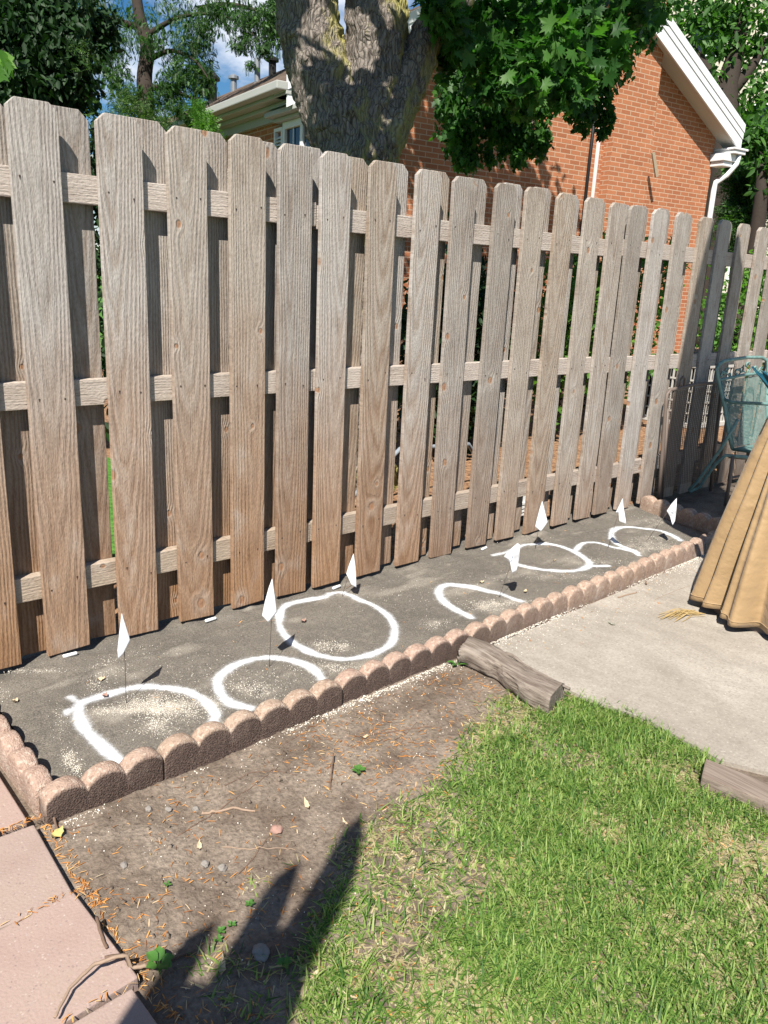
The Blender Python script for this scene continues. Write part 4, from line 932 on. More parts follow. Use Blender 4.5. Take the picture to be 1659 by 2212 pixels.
mb = MB(); expanded_metal(mb, *cc((5.30,-.131,.755),(5.95,-.131,.775),(5.895,-.24,.345),(5.405,-.24,.345)), 34, 44, .0017); mb.build('back_mesh', M_chair, ch)
mb = MB()
for (cx_, cz_, s_, ph) in ((5.345, .795, .026, 0), (5.395, .815, .020, 2), (5.44, .79, .022, 4), (5.53, .80, .024, 1), (5.60, .825, .028, 3), (5.66, .845, .022, 0), (5.70, .80, .02, 2.2), (5.78, .82, .026, 4.4), (5.86, .80, .022, 1.3)):
    pts = [(cx_ + s_ * (1 - t * .75) * math.cos(ph + t * 5.2), -.125, cz_ + s_ * (1 - t * .75) * math.sin(ph + t * 5.2)) for t in np.linspace(0, 1, 16)]
    mb.poly(cc(*pts), 5, 0, .0065)
    lf = [(cx_ + s_ * .9 + .022 * t * math.cos(ph) - .010 * math.sin(math.pi * t) * s2 * math.sin(ph), -.126, cz_ + .5 * s_ + .022 * t * math.sin(ph) + .010 * math.sin(math.pi * t) * s2 * math.cos(ph)) for s2, ts in ((1, np.linspace(0, 1, 6)), (-1, np.linspace(.85, .15, 5))) for t in ts]
    q = cc(*lf); q2 = [(a, b + .003, c) for a, b, c in q]; n_ = len(q)
    mb.add(q + q2, [tuple(range(n_)), tuple(range(2 * n_ - 1, n_ - 1, -1))] + [(i, (i + 1) % n_, (i + 1) % n_ + n_, i + n_) for i in range(n_)])
mb.poly(cc(*[(5.31 + t * .62, -.127, .785 + .022 * math.sin(t * 16)) for t in np.linspace(0, 1, 40)]), 5, 0, .004)
mb.build('vine_scroll', M_chair, ch, smooth=True)
mb = MB(); expanded_metal(mb, *cc((5.405,-.245,.34),(5.895,-.245,.34),(5.93,-.62,.36),(5.38,-.62,.36)), 28, 26, .0018); mb.build('seat', M_chair, ch)
mb = MB().poly(cc((5.40,-.245,.335),(5.375,-.62,.355),(5.42,-.66,.355),(5.89,-.66,.355),(5.935,-.62,.355),(5.90,-.245,.335)), 8, 0, .010); mb.build('seat_frame', M_chair, ch, smooth=True)
for s_, pts in ((0, ((5.345,-.16,.648),(5.33,-.22,.636),(5.335,-.36,.65),(5.345,-.50,.66),(5.36,-.58,.64),(5.38,-.60,.50),(5.40,-.60,.36))), (1, ((5.945,-.16,.648),(5.96,-.22,.636),(5.965,-.36,.65),(5.965,-.50,.66),(5.955,-.58,.64),(5.94,-.60,.50),(5.92,-.60,.36)))):
    MB().poly(cc(*pts), 8, 0, .010).build('armrest', M_chair, ch, smooth=True)
for pts in (((5.285,-.300,.545),(5.29,-.22,.34),(5.292,-.10,.10),(5.296,-.05,.037),(5.315,-.05,.02),(5.33,-.10,.06),(5.295,-.2,.24),(5.285,-.26,.31),(5.33,-.36,.315),(5.42,-.50,.30)), ((5.90,-.245,.335),(5.93,-.12,.06),(5.94,-.06,.015),(5.92,-.10,.03),(5.93,-.26,.29),(5.9,-.5,.3))):
    MB().poly(cc(*pts), 8, 0, .0105).build('leg', M_chair, ch, smooth=True)
for pts in (((5.30,-.30,.315),(5.315,-.30,.15),(5.315,-.30,-.018)), ((5.90,-.50,.30),(5.91,-.52,.15),(5.91,-.52,-.018))):
    MB().poly(cc(*pts), 8, 0, .0125).build('leg', M_brown, ch, smooth=True)
MB().poly(cc((5.305,-.30,.17),(5.6,-.38,.19),(5.91,-.50,.19)), 6, 0, .008).poly(cc((5.30,-.28,.30),(5.6,-.33,.26),(5.9,-.48,.29)), 6, 0, .008).build('stretcher', M_brown, ch, smooth=True)
o0 = Vector((5.2, -0.05, -0.02))
c2 = empty('patio_chair', o0, 0, 'dark brown mesh patio chair leaning flat against the fence behind the green one', 'patio chair', CG)
MB().poly(cc((4.895,-.075,.0),(4.868,-.065,.30),(4.845,-.055,.62),(4.85,-.05,.69),(4.88,-.05,.715),(5.18,-.05,.735),(5.48,-.05,.73),(5.51,-.05,.70),(5.52,-.055,.62),(5.53,-.065,.30),(5.55,-.075,.0)), 8, 0, .011).poly(cc((4.93,-.075,.0),(4.90,-.065,.32),(4.872,-.055,.60)), 6, 0, .008).build('back_frame', M_brown, c2, smooth=True)
mb = MB(); expanded_metal(mb, *cc((4.87,-.052,.70),(5.5,-.052,.72),(5.54,-.07,.10),(4.90,-.07,.10)), 30, 46, .0017); mb.build('back_mesh', M_brown, c2)
MB().poly(cc((4.98,-.05,.72),(4.985,-.05,.775),(5.005,-.05,.79),(5.03,-.05,.775),(5.035,-.05,.725)), 6, 0, .007).build('handle', M_brown, c2, smooth=True)

# ------------------------------------------------------------------ closed parasol with tan cover, unseen top stretched to shade the fence
um = empty('patio_umbrella', (3.75, -1.30, -0.02), 0, 'closed teal parasol in a flared tan zip cover on the patio, unseen top stretched to shade the fence', 'patio umbrella')
m = Mat('tan_cover', .6, .35); P = m.coord()
wv_ = m.n('TexWave', dict(wave_type='BANDS', bands_direction='Z'), Vector=P, Scale=260.0)
m.color(m.mixc(m.ramp(m.noise(P, 3, 3), (.35, 0.), (.65, 1.)), (0.31, 0.203, 0.10), (0.36, 0.24, 0.122))); m.bump(m.math('ADD', m.math('ADD', m.math('MULTIPLY', m.noise(m.mapv(P, (1, 1, 1.5)), 8, 3, .5), 6.0), m.math('MULTIPLY', m.noise(P, 42, 4, .6), 1.2)), m.math('MULTIPLY', wv_.outputs['Fac'], 0.02)), 0.32, .006)
m.b.inputs['Sheen Weight'].default_value = .2; M_tan = m.m
zs = np.linspace(0, 1, 40); na = 360; V = []
GROOVES = [(rad(v_), rad(w_), d_) for v_, w_, d_ in ((12, 8, .8), (47, 6, .6), (75, 9, .9), (112, 6, .8), (140, 5, .7), (158, 7, 1.1), (171, 4, .6), (190, 8, .7), (207, 4, .9), (232, 7, .8), (258, 5, .6), (290, 9, .9), (325, 6, .7))]
for j, t in enumerate(zs):
    for i in range(na):
        a_ = 2 * math.pi * i / na
        r_ = 0.275 * (1 - t) ** 1.05 + 0.125 * t + 0.012 * math.sin(math.pi * t)
        fo = 0.35
        for ga, gw, gd in GROOVES:
            dd = (a_ - ga - .10 * (t - .5) * math.sin(ga * 3) + math.pi) % (2 * math.pi) - math.pi
            fo -= gd * math.exp(-(dd / gw) ** 2) - gd * .45 * math.exp(-((abs(dd) - gw * 2.2) / (gw * 1.3)) ** 2)
        r_ += (0.042 * (1 - t) ** .8 + 0.018) * fo + .004 * mnoise.noise(Vector((math.cos(a_) * 2.5, math.sin(a_) * 2.5, t * 3.5)))
        V.append((r_ * math.cos(a_), r_ * math.sin(a_), 0.035 + 0.86 * t + (0.006 * math.sin(a_ * 5 + 1) * (1 - t) if j < 6 else 0)))
f = np.array([(j * na + i, j * na + (i + 1) % na, (j + 1) * na + (i + 1) % na, (j + 1) * na + i) for j in range(len(zs) - 1) for i in range(na)])
ov = link('cover', mesh('cover', V, f, [M_tan], smooth=True), um); md = ov.modifiers.new('t', 'SOLIDIFY'); md.thickness = .003
# zip on the side facing the lawn
def cover_pt(a_, t, out=.004):
    i = int(round(a_ / (2 * math.pi) * na)) % na; j = int(round(t * (len(zs) - 1))); p = Vector(V[j * na + i]); return p + Vector((math.cos(a_), math.sin(a_), 0)) * out
ang = math.atan2(-1.35 + .30, -.62) 
M_zip = simple('dark_zip', (.03, .025, .018), .5)
MB().poly([cover_pt(rad(228) - .10 * t, t, .003) for t in np.linspace(.02, .98, 34)], 6, 0, .0035).build('zip', M_zip, ov, smooth=True)
MB().poly([tuple(Vector(V[1 * na + i]) + Vector((V[na + i][0], V[na + i][1], 0)).normalized() * .0022) for i in range(0, na, 3)], 5, 0, .0022, closed=True).build('hem', M_tan, ov, smooth=True)
MB().poly([(0.152 * math.cos(q), .152 * math.sin(q), .875 + .004 * math.sin(q * 3)) for q in np.linspace(0, 2 * math.pi, 40, endpoint=False)], 8, 0, .006, closed=True).build('tie', M_tan, ov, smooth=True)
m = Mat('teal_canvas', .75, .2); m.color(m.mixc(m.noise(m.coord(), 6, 4), (0.004, 0.05, 0.08), (0.008, 0.08, 0.115))); M_teal = m.m
V = []; zs2 = np.linspace(0, 1, 30); na2 = 128
for t in zs2:
    for i in range(na2):
        a_ = 2 * math.pi * i / na2; q_ = min(1, max(0, (t - .05) / .18)); r_ = .125 + .135 * q_ * q_ * (3 - 2 * q_) - .13 * t ** 4; r_ *= 1 + .16 * math.sin(a_ * 8) * (1 - .5 * t)
        V.append((r_ * math.cos(a_), r_ * math.sin(a_), 1.02 + 3.15 * t))
f = np.array([(j * na2 + i, j * na2 + (i + 1) % na2, (j + 1) * na2 + (i + 1) % na2, (j + 1) * na2 + i) for j in range(29) for i in range(na2)])
can = link('canopy', mesh('canopy', V, f, [M_teal], smooth=True), um)  # upper height made up so its shadow reaches the far boards
# folded canvas lobes hanging out over the cover
for k in range(8):
    a_ = 2 * math.pi * (k + .32) / 8; Vv = []; nl = 14
    for i in range(nl + 1):
        t = i / nl
        for s2 in np.linspace(-1, 1, 9):
            wd = .05 * (1 - .25 * t) * (1 if t < .9 else math.sqrt(max(0, 1 - ((t - .9) / .1) ** 2 * .8)))
            rr_ = .10 + .15 * t ** 1.4 - .03 * s2 * s2; da = s2 * wd / max(.1, rr_)
            Vv.append((rr_ * math.cos(a_ + da), rr_ * math.sin(a_ + da), .80 + .20 * t + .02 * (1 - s2 * s2)))
    f = np.array([(i * 9 + j, i * 9 + j + 1, (i + 1) * 9 + j + 1, (i + 1) * 9 + j) for i in range(nl) for j in range(8)])
    lo = link('canopy_flap', mesh('canopy_flap', Vv, f, [M_teal], smooth=True), um); md = lo.modifiers.new('t', 'SOLIDIFY'); md.thickness = .006
MB().poly([(0, 0, .0), (0, 0, 4.25)], 12, 0, .024).build('pole', simple('dark_pole', (.05, .05, .055), .4, .5, .6), um, smooth=True)
MB().poly([(0, 0, 0), (0, 0, .05), (0, 0, .055), (0, 0, .12)], 24, 0, [.24, .23, .05, .04]).build('base', M_brown, um)

# ------------------------------------------------------------------ made-up potted plant behind the viewer, shaped to cast the soil shadow
h2 = Vector((SUN.x, SUN.y)).normalized() * -1; n2 = Vector((h2.y, -h2.x)); HL = math.hypot(SUN.x, SUN.y)
S0 = -1.80
def lift(S):
    s_ = S[0] * h2.x + S[1] * h2.y; t = (s_ - S0) / HL
    return Vector((S[0] + SUN.x * t, S[1] + SUN.y * t, -0.03 + SUN.z * t))
m = Mat('caster_leaf', .45, .4); c_ = m.mixc(m.noise(m.mapv(m.coord(), (30, 30, 2)), 1, 3), (.02, .075, .014), (.05, .13, .025)); m.color(c_); M_caster = m.m
plant_o = Vector((S0 * h2.x + 1.80 * n2.x, S0 * h2.y + 1.80 * n2.y, -0.03))
cp = empty('shadow_plant', plant_o, 0, 'added unseen plant in a pot behind the viewpoint, leaves shaped to cast the soil shadow', 'added shadow caster')
def leaf_from_shadow(cl, wd, bulge):
    """cl: centreline on the ground (root to tip), wd: half widths"""
    cl = np.array(cl); d = np.concatenate([[0], np.cumsum(np.linalg.norm(np.diff(cl, axis=0), axis=1))]); d /= d[-1]
    T = np.linspace(0, 1, 22); X = np.interp(T, d, cl[:, 0]); Y = np.interp(T, d, cl[:, 1]); W_ = np.interp(T, d, wd)
    Vv = []
    for i in range(22):
        a = max(0, i - 1); b = min(21, i + 1); tx, ty = X[b] - X[a], Y[b] - Y[a]; l_ = math.hypot(tx, ty); px_, py_ = -ty / l_, tx / l_
        for q in np.linspace(-1, 1, 7):
            p = lift((X[i] + px_ * W_[i] * q, Y[i] + py_ * W_[i] * q)); p -= SUN * (bulge * (1 - q * q) + .02 * math.sin(T[i] * 3))
            Vv.append(tuple(p - plant_o))
    f = np.array([(i * 7 + j, i * 7 + j + 1, (i + 1) * 7 + j + 1, (i + 1) * 7 + j) for i in range(21) for j in range(6)])
    lo = link('leaf', mesh('leaf', Vv, f, [M_caster], smooth=True), cp); md = lo.modifiers.new('t', 'SOLIDIFY'); md.thickness = .0012
def LS(*q): return [tuple(h2 * s_ + n2 * l_) for l_, s_ in q]
leaf_from_shadow(LS((1.87,-.42),(1.885,-.20),(1.895,0.0),(1.915,.12),(1.927,.25),(1.928,.38),(1.932,.470)), [.03,.06,.052,.047,.043,.030,.002], .012)
leaf_from_shadow(LS((1.80,-.42),(1.80,-.18),(1.81,0.0),(1.812,.12),(1.815,.19),(1.832,.262)), [.03,.05,.040,.034,.027,.002], -.010)
leaf_from_shadow(LS((1.69,-.42),(1.69,-.22),(1.694,-.09),(1.700,-.01),(1.717,.05)), [.03,.036,.032,.025,.002], .010)
leaf_from_shadow(LS((1.86,-.60),(1.86,-.35),(1.855,-.15),(1.86,0.0),(1.87,.07)), [.05,.085,.085,.055,.01], -.02)
leaf_from_shadow(LS((1.73,-.60),(1.73,-.38),(1.735,-.2),(1.745,-.10)), [.05,.075,.06,.01], .02)
leaf_from_shadow(LS((1.76,-.75),(1.77,-.5),(1.77,-.32)), [.05,.09,.02], 0)
st = MB()
for S in LS((1.87,-.42), (1.80,-.42), (1.69,-.42), (1.86,-.60), (1.73,-.60), (1.76,-.75)):
    p = lift(S) - plant_o; st.poly([(p.x * .15, p.y * .15, .26), (p.x * .6, p.y * .6, p.z * .6 + .1), tuple(p)], 7, 0, [.016, .013, .007])
st.build('stem', M_caster, cp, smooth=True)
MB().poly([(0, 0, 0), (0, 0, .02), (0, 0, .25), (0, 0, .252), (0, 0, .29), (0, 0, .29), (0, 0, .26)], 28, 0, [.105, .108, .145, .16, .162, .146, .143]).build('pot', simple('terracotta', (.38, .17, .09), .85, var=.2), cp, smooth=False)

# ------------------------------------------------------------------ things behind the fence
m = Mat('ac_metal', .5, .4); m.color((.52, .50, .46)); M_ac = m.m; M_dark = simple('dark_inside', (.015, .015, .016), .8)
ac = empty('air_conditioner', (8.38, 1.72, -.03), rad(-6), 'grey louvred air conditioner cabinet standing behind the fence near the house', 'air conditioner')
MB().box((-.33, -.33, 0.04), (.33, .33, .60), 0).build('core', M_dark, ac); MB().box((-.36, -.36, .60), (.36, .36, .68)).build('lid', M_ac, ac, bevel=.01); MB().box((-.36, -.36, 0), (.36, .36, .05)).build('base_pan', M_ac, ac, bevel=.006)
mb = MB()
for side in range(4):
    for i in range(15):
        u_ = -.345 + i * .69 / 14
        a_, b_ = ((u_ - .008, -.352), (u_ + .008, -.338)) if side == 0 else ((u_ - .008, .338), (u_ + .008, .352)) if side == 1 else ((-.352, u_ - .008), (-.338, u_ + .008)) if side == 2 else ((.338, u_ - .008), (.352, u_ + .008))
        mb.box((a_[0], a_[1], .05), (b_[0], b_[1], .60))
for zb in (.14, .25, .36, .47): 
    mb.box((-.356, -.3565, zb), (.356, -.354, zb + .018)); mb.box((-.3565, -.354, zb), (-.354, .354, zb + .018))
mb.build('grille', M_ac, ac)
vb = empty('vent_box', (3.98, .20, -.03), 0, 'low white louvred plastic box behind the fence, showing below the bottom rail', 'plastic box')
MB().box((-.15, 0.004, 0), (.15, .10, .17)).build('box', M_white, vb, bevel=.006)
mb = MB()
for k in range(5): mb.box((-.14, -.006, .025 + k * .022), (.14, .0035, .038 + k * .022))
mb.build('louvre', M_white, vb)
hs = MB().poly([(3.2, .95, -.0), (3.6, .93, .30), (4.2, .93, .27), (4.5, 1.0, .0)], 8, 0, .014)
o = hs.build('drain_pipe', simple('grey_pipe', (.25, .28, .31), .5), None, smooth=True); tag(o, 'thin grey pipe bending across the ground behind the fence', 'pipe')

# ---------- house
m = Mat('brick', .9, .2); uvn = m.n('UVMap').outputs[0]
br = m.n('TexBrick', Vector=uvn, Color1=(.45, .18, .088), Color2=(.34, .125, .06), Mortar=(.52, .36, .25), Scale=1.0); br.inputs['Mortar Size'].default_value = .0066; br.inputs['Mortar Smooth'].default_value = .15; br.inputs['Bias'].default_value = -.1; br.inputs['Brick Width'].default_value = .213; br.inputs['Row Height'].default_value = .0675
nn = m.noise(uvn, 2.2, 5); n3 = m.noise(uvn, 60, 4)
col = m.mixc(m.ramp(nn, (.35, .28), (.6, 0.)), br.outputs[0], m.mixc(1., br.outputs[0], (.72, .66, .62), 'MULTIPLY')); col = m.mixc(m.ramp(n3, (.55, 0.), (.8, .3)), col, (.48, .22, .11))
m.color(col); m.bump(m.math('SUBTRACT', m.math('MULTIPLY', n3, .3), br.outputs[1]), .5, .008); M_brick = m.m
m = Mat('shingles', .95, .1); uvn = m.n('UVMap').outputs[0]
br = m.n('TexBrick', Vector=uvn, Color1=(.10, .072, .055), Color2=(.17, .125, .095), Mortar=(.045, .033, .027), Scale=1.0); br.inputs['Mortar Size'].default_value = .006; br.inputs['Brick Width'].default_value = .3; br.inputs['Row Height'].default_value = .14
n3 = m.noise(uvn, 40, 5); m.color(m.mixc(m.ramp(n3, (.3, .5), (.6, 0.)), br.outputs[0], (.06, .045, .035))); m.bump(n3, .4, .006); M_shing = m.m
M_trim = simple('white_trim', (.78, .79, .80), .45, .4, var=.03, sc=3); M_cream = simple('cream_trim', (.62, .60, .53), .5, .3, var=.04, sc=3)
M_glass = Mat('window_glass', .04, .8); M_glass.color((.012, .016, .018)); M_glass = M_glass.m
hz_ = empty('brick_house', (13.1499, 5.2195, -.03), -math.atan2(.134, .991), 'orange brick house with white trimmed gable and chimney beyond the fence', 'house')
def face(mb, pts, m_=0, uo=(0, 0), uax=None):
    """polygon with metric UVs"""
    P = [Vector(p) for p in pts]; nr = (P[1] - P[0]).cross(P[2] - P[0]).normalized()
    if abs(nr.z) > .2: u_ = Vector((0, 1, 0)) if abs(nr.x) > abs(nr.y) else Vector((1, 0, 0)); v_ = nr.cross(u_).normalized()
    else: u_ = Vector((-nr.y, nr.x, 0)).normalized(); v_ = Vector((0, 0, 1))
    return mb.add(P, [tuple(range(len(P)))], m_, [[(p.dot(u_) + uo[0], p.dot(v_) + uo[1]) for p in P]])
RX, RZ = -2.35, 6.0; SL = .535
def zr(x_): return RZ - SL * abs(x_ - RX)
zl = zr(-5.85)
mb = MB(); face(mb, [(-5.9, 0, 0), (1.14, 0, 0), (1.14, 0, zr(1.14) - .06), (RX, 0, RZ - .06), (-5.9, 0, zr(-5.9) - .06)]); mb.build('gable_wall', M_brick, hz_)
mb = MB(); face(mb, [(1.14, 0, 0), (1.14, 9, 0), (1.14, 9, 3.95), (1.14, 0, 3.95)]); mb.build('end_wall', M_brick, hz_)
mb = MB(); face(mb, [(-6.8, 9, 0), (-6.8, -.7, 0), (-6.8, -.7, 3.0), (-6.8, 0, 3.0), (-6.8, 0, 3.34), (-6.8, 9, 3.34)])
face(mb, [(-6.8, 0, 0), (-5.9, 0, 0), (-5.9, 0, 4.0), (-6.8, 0, 3.5)])
mb.build('left_wall', M_brick, hz_)
mb = MB(); face(mb, [(-6.8, -.7, 0), (-5.9, -.7, 0), (-5.9, -.7, 3.0), (-6.8, -.7, 3.0)]); face(mb, [(-5.9, -.7, 0), (-5.9, 0, 0), (-5.9, 0, 3.0), (-5.9, -.7, 3.0)]); mb.build('bay_wall', M_brick, hz_)
# roofs (solid slabs)
def slab(mb, a, b, c, d, th=.07):
    P = [Vector(p) for p in (a, b, c, d)]; nr = (P[1] - P[0]).cross(P[3] - P[0]).normalized()
    if nr.z < 0: nr = -nr
    Q = [p - nr * th for p in P]
    face(mb, P); face(mb, Q[::-1])
    for i in range(4): face(mb, [P[i], Q[i], Q[(i + 1) % 4], P[(i + 1) % 4]])
mb = MB(); slab(mb, (1.42, -.32, zr(1.42) + .07), (1.42, 4.5, zr(1.42) + .07), (RX, 4.5, RZ + .07), (RX, -.32, RZ + .07)); slab(mb, (RX, -.32, RZ + .07), (RX, 2.0, RZ + .07), (-5.85, 2.0, zr(-5.85) + .07), (-5.85, -.32, zr(-5.85) + .07)); mb.build('roof', M_shing, hz_)
mb = MB(); slab(mb, (-7.12, -.32, 3.40), (-5.85, -.32, zl + .07), (-5.85, 10, zl + .07), (-7.12, 10, 3.40)); slab(mb, (-5.85, 2.0, zl + .07), (-4.5, 2.0, 3.4), (-4.5, 10, 3.4), (-5.85, 10, zl + .07)); mb.build('side_roof', M_shing, hz_)
# rake boards along the front gable: three stepped white mouldings
def rake(x0, x1, nm, mat_=M_trim):
    mb = MB()
    for k, (yo, top, bot) in enumerate(((-.345, .10, -.02), (-.333, -.02, -.12), (-.32, -.12, -.30))):
        v = []
        for y_ in (yo, -.29):
            for x_, dz in ((x0, top), (x1, top), (x1, bot), (x0, bot)): v.append((x_, y_, zr(x_) + dz))
        mb.add(v, [(0, 3, 2, 1), (4, 5, 6, 7), (0, 1, 5, 4), (1, 2, 6, 5), (2, 3, 7, 6), (3, 0, 4, 7)])
    mb.build('rake_board', mat_, hz_)
rake(RX, 1.42, 'r'); rake(-7.10, RX, 'l')
mb = MB(); face(mb, [(RX, -.30, RZ - .26), (1.42, -.30, zr(1.42) - .26), (1.42, 0, zr(1.42) - .26), (RX, 0, RZ - .26)]); face(mb, [(-7.1, -.30, zr(-7.1) - .26), (RX, -.30, RZ - .26), (RX, 0, RZ - .26), (-7.1, 0, zr(-7.1) - .26)]); mb.build('soffit', M_cream, hz_)
# right eave: cornice return, gutter, downspout
MB().box((1.06, -.29, 3.50), (1.40, .0, 3.62)).box((1.09, -.26, 3.42), (1.34, 0, 3.50)).build('cornice_return', M_trim, hz_, bevel=.012)
MB().box((1.20, -.36, 3.62), (1.52, 4.5, 3.68)).box((1.18, -.38, 3.68), (1.56, 4.5, 3.715)).build('gutter', M_trim, hz_, bevel=.01)
MB().poly([(1.42, -.30, 3.62), (1.41, -.29, 3.48), (1.32, -.20, 3.30), (1.22, -.075, 3.18), (1.21, -.065, 3.05), (1.21, -.065, 0.1)], 10, 0, .046).build('downspout', M_trim, hz_, smooth=True)
# left eave gutter and stepped cornice, downspout
M_grt = simple('shaded_trim', (.40, .405, .38), .5, .3, var=.05, sc=3)  # shade on the left trim is put into this darker colour
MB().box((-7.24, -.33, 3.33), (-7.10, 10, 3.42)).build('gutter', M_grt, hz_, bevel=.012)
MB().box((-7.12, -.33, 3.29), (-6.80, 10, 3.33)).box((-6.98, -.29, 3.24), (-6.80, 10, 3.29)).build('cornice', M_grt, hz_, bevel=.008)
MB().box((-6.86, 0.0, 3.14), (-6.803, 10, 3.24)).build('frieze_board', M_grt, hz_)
MB().box((-7.12, -.32, 3.29), (-6.6, .0, 3.40)).build('cornice_return', M_trim, hz_, bevel=.01)
MB().poly([(-7.17, 2.05, 3.33), (-7.15, 2.05, 3.22), (-6.93, 2.05, 3.02), (-6.88, 2.05, 2.9), (-6.88, 2.05, .1)], 8, 0, .04).build('downspout', M_cream, hz_, smooth=True)
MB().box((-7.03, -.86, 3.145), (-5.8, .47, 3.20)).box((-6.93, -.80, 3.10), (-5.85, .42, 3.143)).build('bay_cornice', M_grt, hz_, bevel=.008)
# bay window with shutter
wn = MB().box((-6.86, -.66, 3.02), (-6.79, .30, 3.098)).box((-6.86, -.66, 1.2), (-6.79, -.60, 3.02)).box((-6.86, .24, 1.2), (-6.79, .30, 3.02)).box((-6.85, -.22, 1.2), (-6.79, -.15, 3.02)).box((-6.86, -.7, 1.12), (-6.76, .34, 1.2)).build('window', M_trim, hz_)
MB().box((-6.825, -.60, 1.2), (-6.803, -.22, 3.02)).box((-6.825, -.15, 1.2), (-6.803, .24, 3.02)).build('pane', M_glass, wn)
mb = MB()
for zc in np.arange(1.5, 3.0, .30): mb.box((-6.838, -.60, zc), (-6.8255, -.22, zc + .02)); mb.box((-6.838, -.15, zc), (-6.8255, .24, zc + .02))
for yc in (-.41, .045): mb.box((-6.840, yc - .01, 1.2), (-6.8385, yc + .01, 3.02))
mb.build('glazing_bar', M_trim, wn)
mb = MB().box((-6.85, .33, 1.2), (-6.803, .365, 3.06)).box((-6.85, .53, 1.2), (-6.803, .565, 3.06)).box((-6.85, .365, 3.02), (-6.803, .53, 3.06))
for zc in np.arange(1.22, 2.98, .04): mb.add([(-6.846, .366, zc), (-6.846, .529, zc), (-6.812, .529, zc + .03), (-6.812, .366, zc + .03), (-6.842, .366, zc - .006), (-6.842, .529, zc - .006), (-6.808, .529, zc + .024), (-6.808, .366, zc + .024)], [(0, 1, 2, 3), (7, 6, 5, 4), (0, 4, 5, 1), (3, 2, 6, 7), (0, 3, 7, 4), (1, 5, 6, 2)])
mb.build('shutter', M_trim, hz_)
# chimney breast
mb = MB(); X0, X1, Y0, ZT = -1.54, -.66, -.175, 7.4
for q in ([(X0, 0, 0), (X0, Y0, 0), (X0, Y0, ZT), (X0, 0, ZT)][::-1], [(X0, Y0, 0), (X1, Y0, 0), (X1, Y0, ZT), (X0, Y0, ZT)], [(X1, Y0, 0), (X1, .6, 0), (X1, .6, ZT), (X1, Y0, ZT)], [(X0, Y0, ZT), (X1, Y0, ZT), (X1, .6, ZT), (X0, .6, ZT)], [(X0, 0, 4), (X0, .6, 4), (X0, .6, ZT), (X0, 0, ZT)]): face(mb, q, 0, (.06, .03))
mb.build('chimney', M_brick, hz_)
MB().poly([(-1.86, -.03, 0), (-1.85, -.03, 3.2), (-1.83, -.03, 4.6)], 8, 0, .026).build('black_cable', simple('black_cable', (.012, .012, .013), .5), hz_, smooth=True)
MB().poly([(-1.70, -.03, 0), (-1.70, -.03, 4.6)], 8, 0, .030).build('white_conduit', simple('pink_white', (.60, .47, .43), .6), hz_, smooth=True)
MB().add([(-.66, -.21, 3.42), (-.60, -.21, 3.44), (-.44, -.21, 3.10), (-.50, -.21, 3.08), (-.66, -.185, 3.42), (-.60, -.185, 3.44), (-.44, -.185, 3.10), (-.50, -.185, 3.08)], [(0, 3, 2, 1), (4, 5, 6, 7), (0, 1, 5, 4), (1, 2, 6, 5), (2, 3, 7, 6), (3, 0, 4, 7)]).build('wall_strap', simple('tan_strap', (.36, .29, .20), .7), hz_)
# roof vents
M_vent = simple('dark_vent', (.025, .024, .024), .5); M_galv = simple('galvanised', (.32, .34, .36), .4, .5, .5)
for (x_, y_, h_, r_, mt, cap) in ((-6.0, 2.95, .42, .045, M_galv, 0), (-6.0, 2.42, .30, .055, M_vent, 1), (-6.25, 4.15, .42, .075, M_vent, 2), (-5.9, 4.10, .30, .05, M_galv, 1), (-5.9, 5.9, .25, .06, M_vent, 1)):
    zb = 3.40 + .53 * (x_ + 7.12); mb = MB().poly([(x_, y_, zb - .1), (x_, y_, zb + h_)], 12, 0, r_)
    mb.poly([(x_, y_, zb - .02), (x_, y_, zb + .05), (x_, y_, zb + .09)], 12, 0, [r_ * 2.0, r_ * 1.9, r_])
    if cap: mb.poly([(x_, y_, zb + h_ - .01), (x_, y_, zb + h_ + .03), (x_, y_, zb + h_ + (.06 if cap == 1 else .12))], 12, 0, [r_ * 1.7, r_ * 1.7, r_ * .5])
    mb.build('roof_vent', mt, hz_)

# ------------------------------------------------------------------ foliage tools
def leaf_mat(name, c0, c1, c2, trans=.35, rough=.5):
    m = Mat(name, rough, .35); rv = m.n('NewGeometry').outputs['Random Per Island']; c = m.ramp(rv, (0, c0), (.5, c1), (1, c2)); m.color(c)
    t = m.n('BsdfTranslucent', Color=m.mixc(1., c, (1.5, 1.9, .7), 'MULTIPLY')); s_ = m.n('MixShader', i0=trans, i1=m.b.outputs[0], i2=t.outputs[0]); m.t.links.new(s_.outputs[0], m.out.inputs[0]); return m.m
def maple_template():
    o = [(0, -.02), (.10, -.02), (.42, -.12), (.34, .05), (.62, .12), (.44, .24), (.72, .52), (.44, .46), (.40, .60), (.20, .46), (.16, .74), (.08, .80), (0, 1.05)]
    o = o + [(-x_, y_) for x_, y_ in o[-2:0:-1]]
    v = [(0, .28, -.04)] + [(x_, y_, .10 * abs(x_) - .05 * (y_ - .3) ** 2) for x_, y_ in o]; n = len(o)
    return np.array(v), np.array([(0, 1 + i, 1 + (i + 1) % n) for i in range(n)])
def leaf_template():
    v = [(0, 0, 0), (.20, .30, .05), (.17, .68, .03), (0, 1, -.04), (-.17, .68, .03), (-.20, .30, .05), (0, .45, -.03)]
    return np.array(v, float), np.array([(6, i, (i + 1) % 6) for i in range(6)])
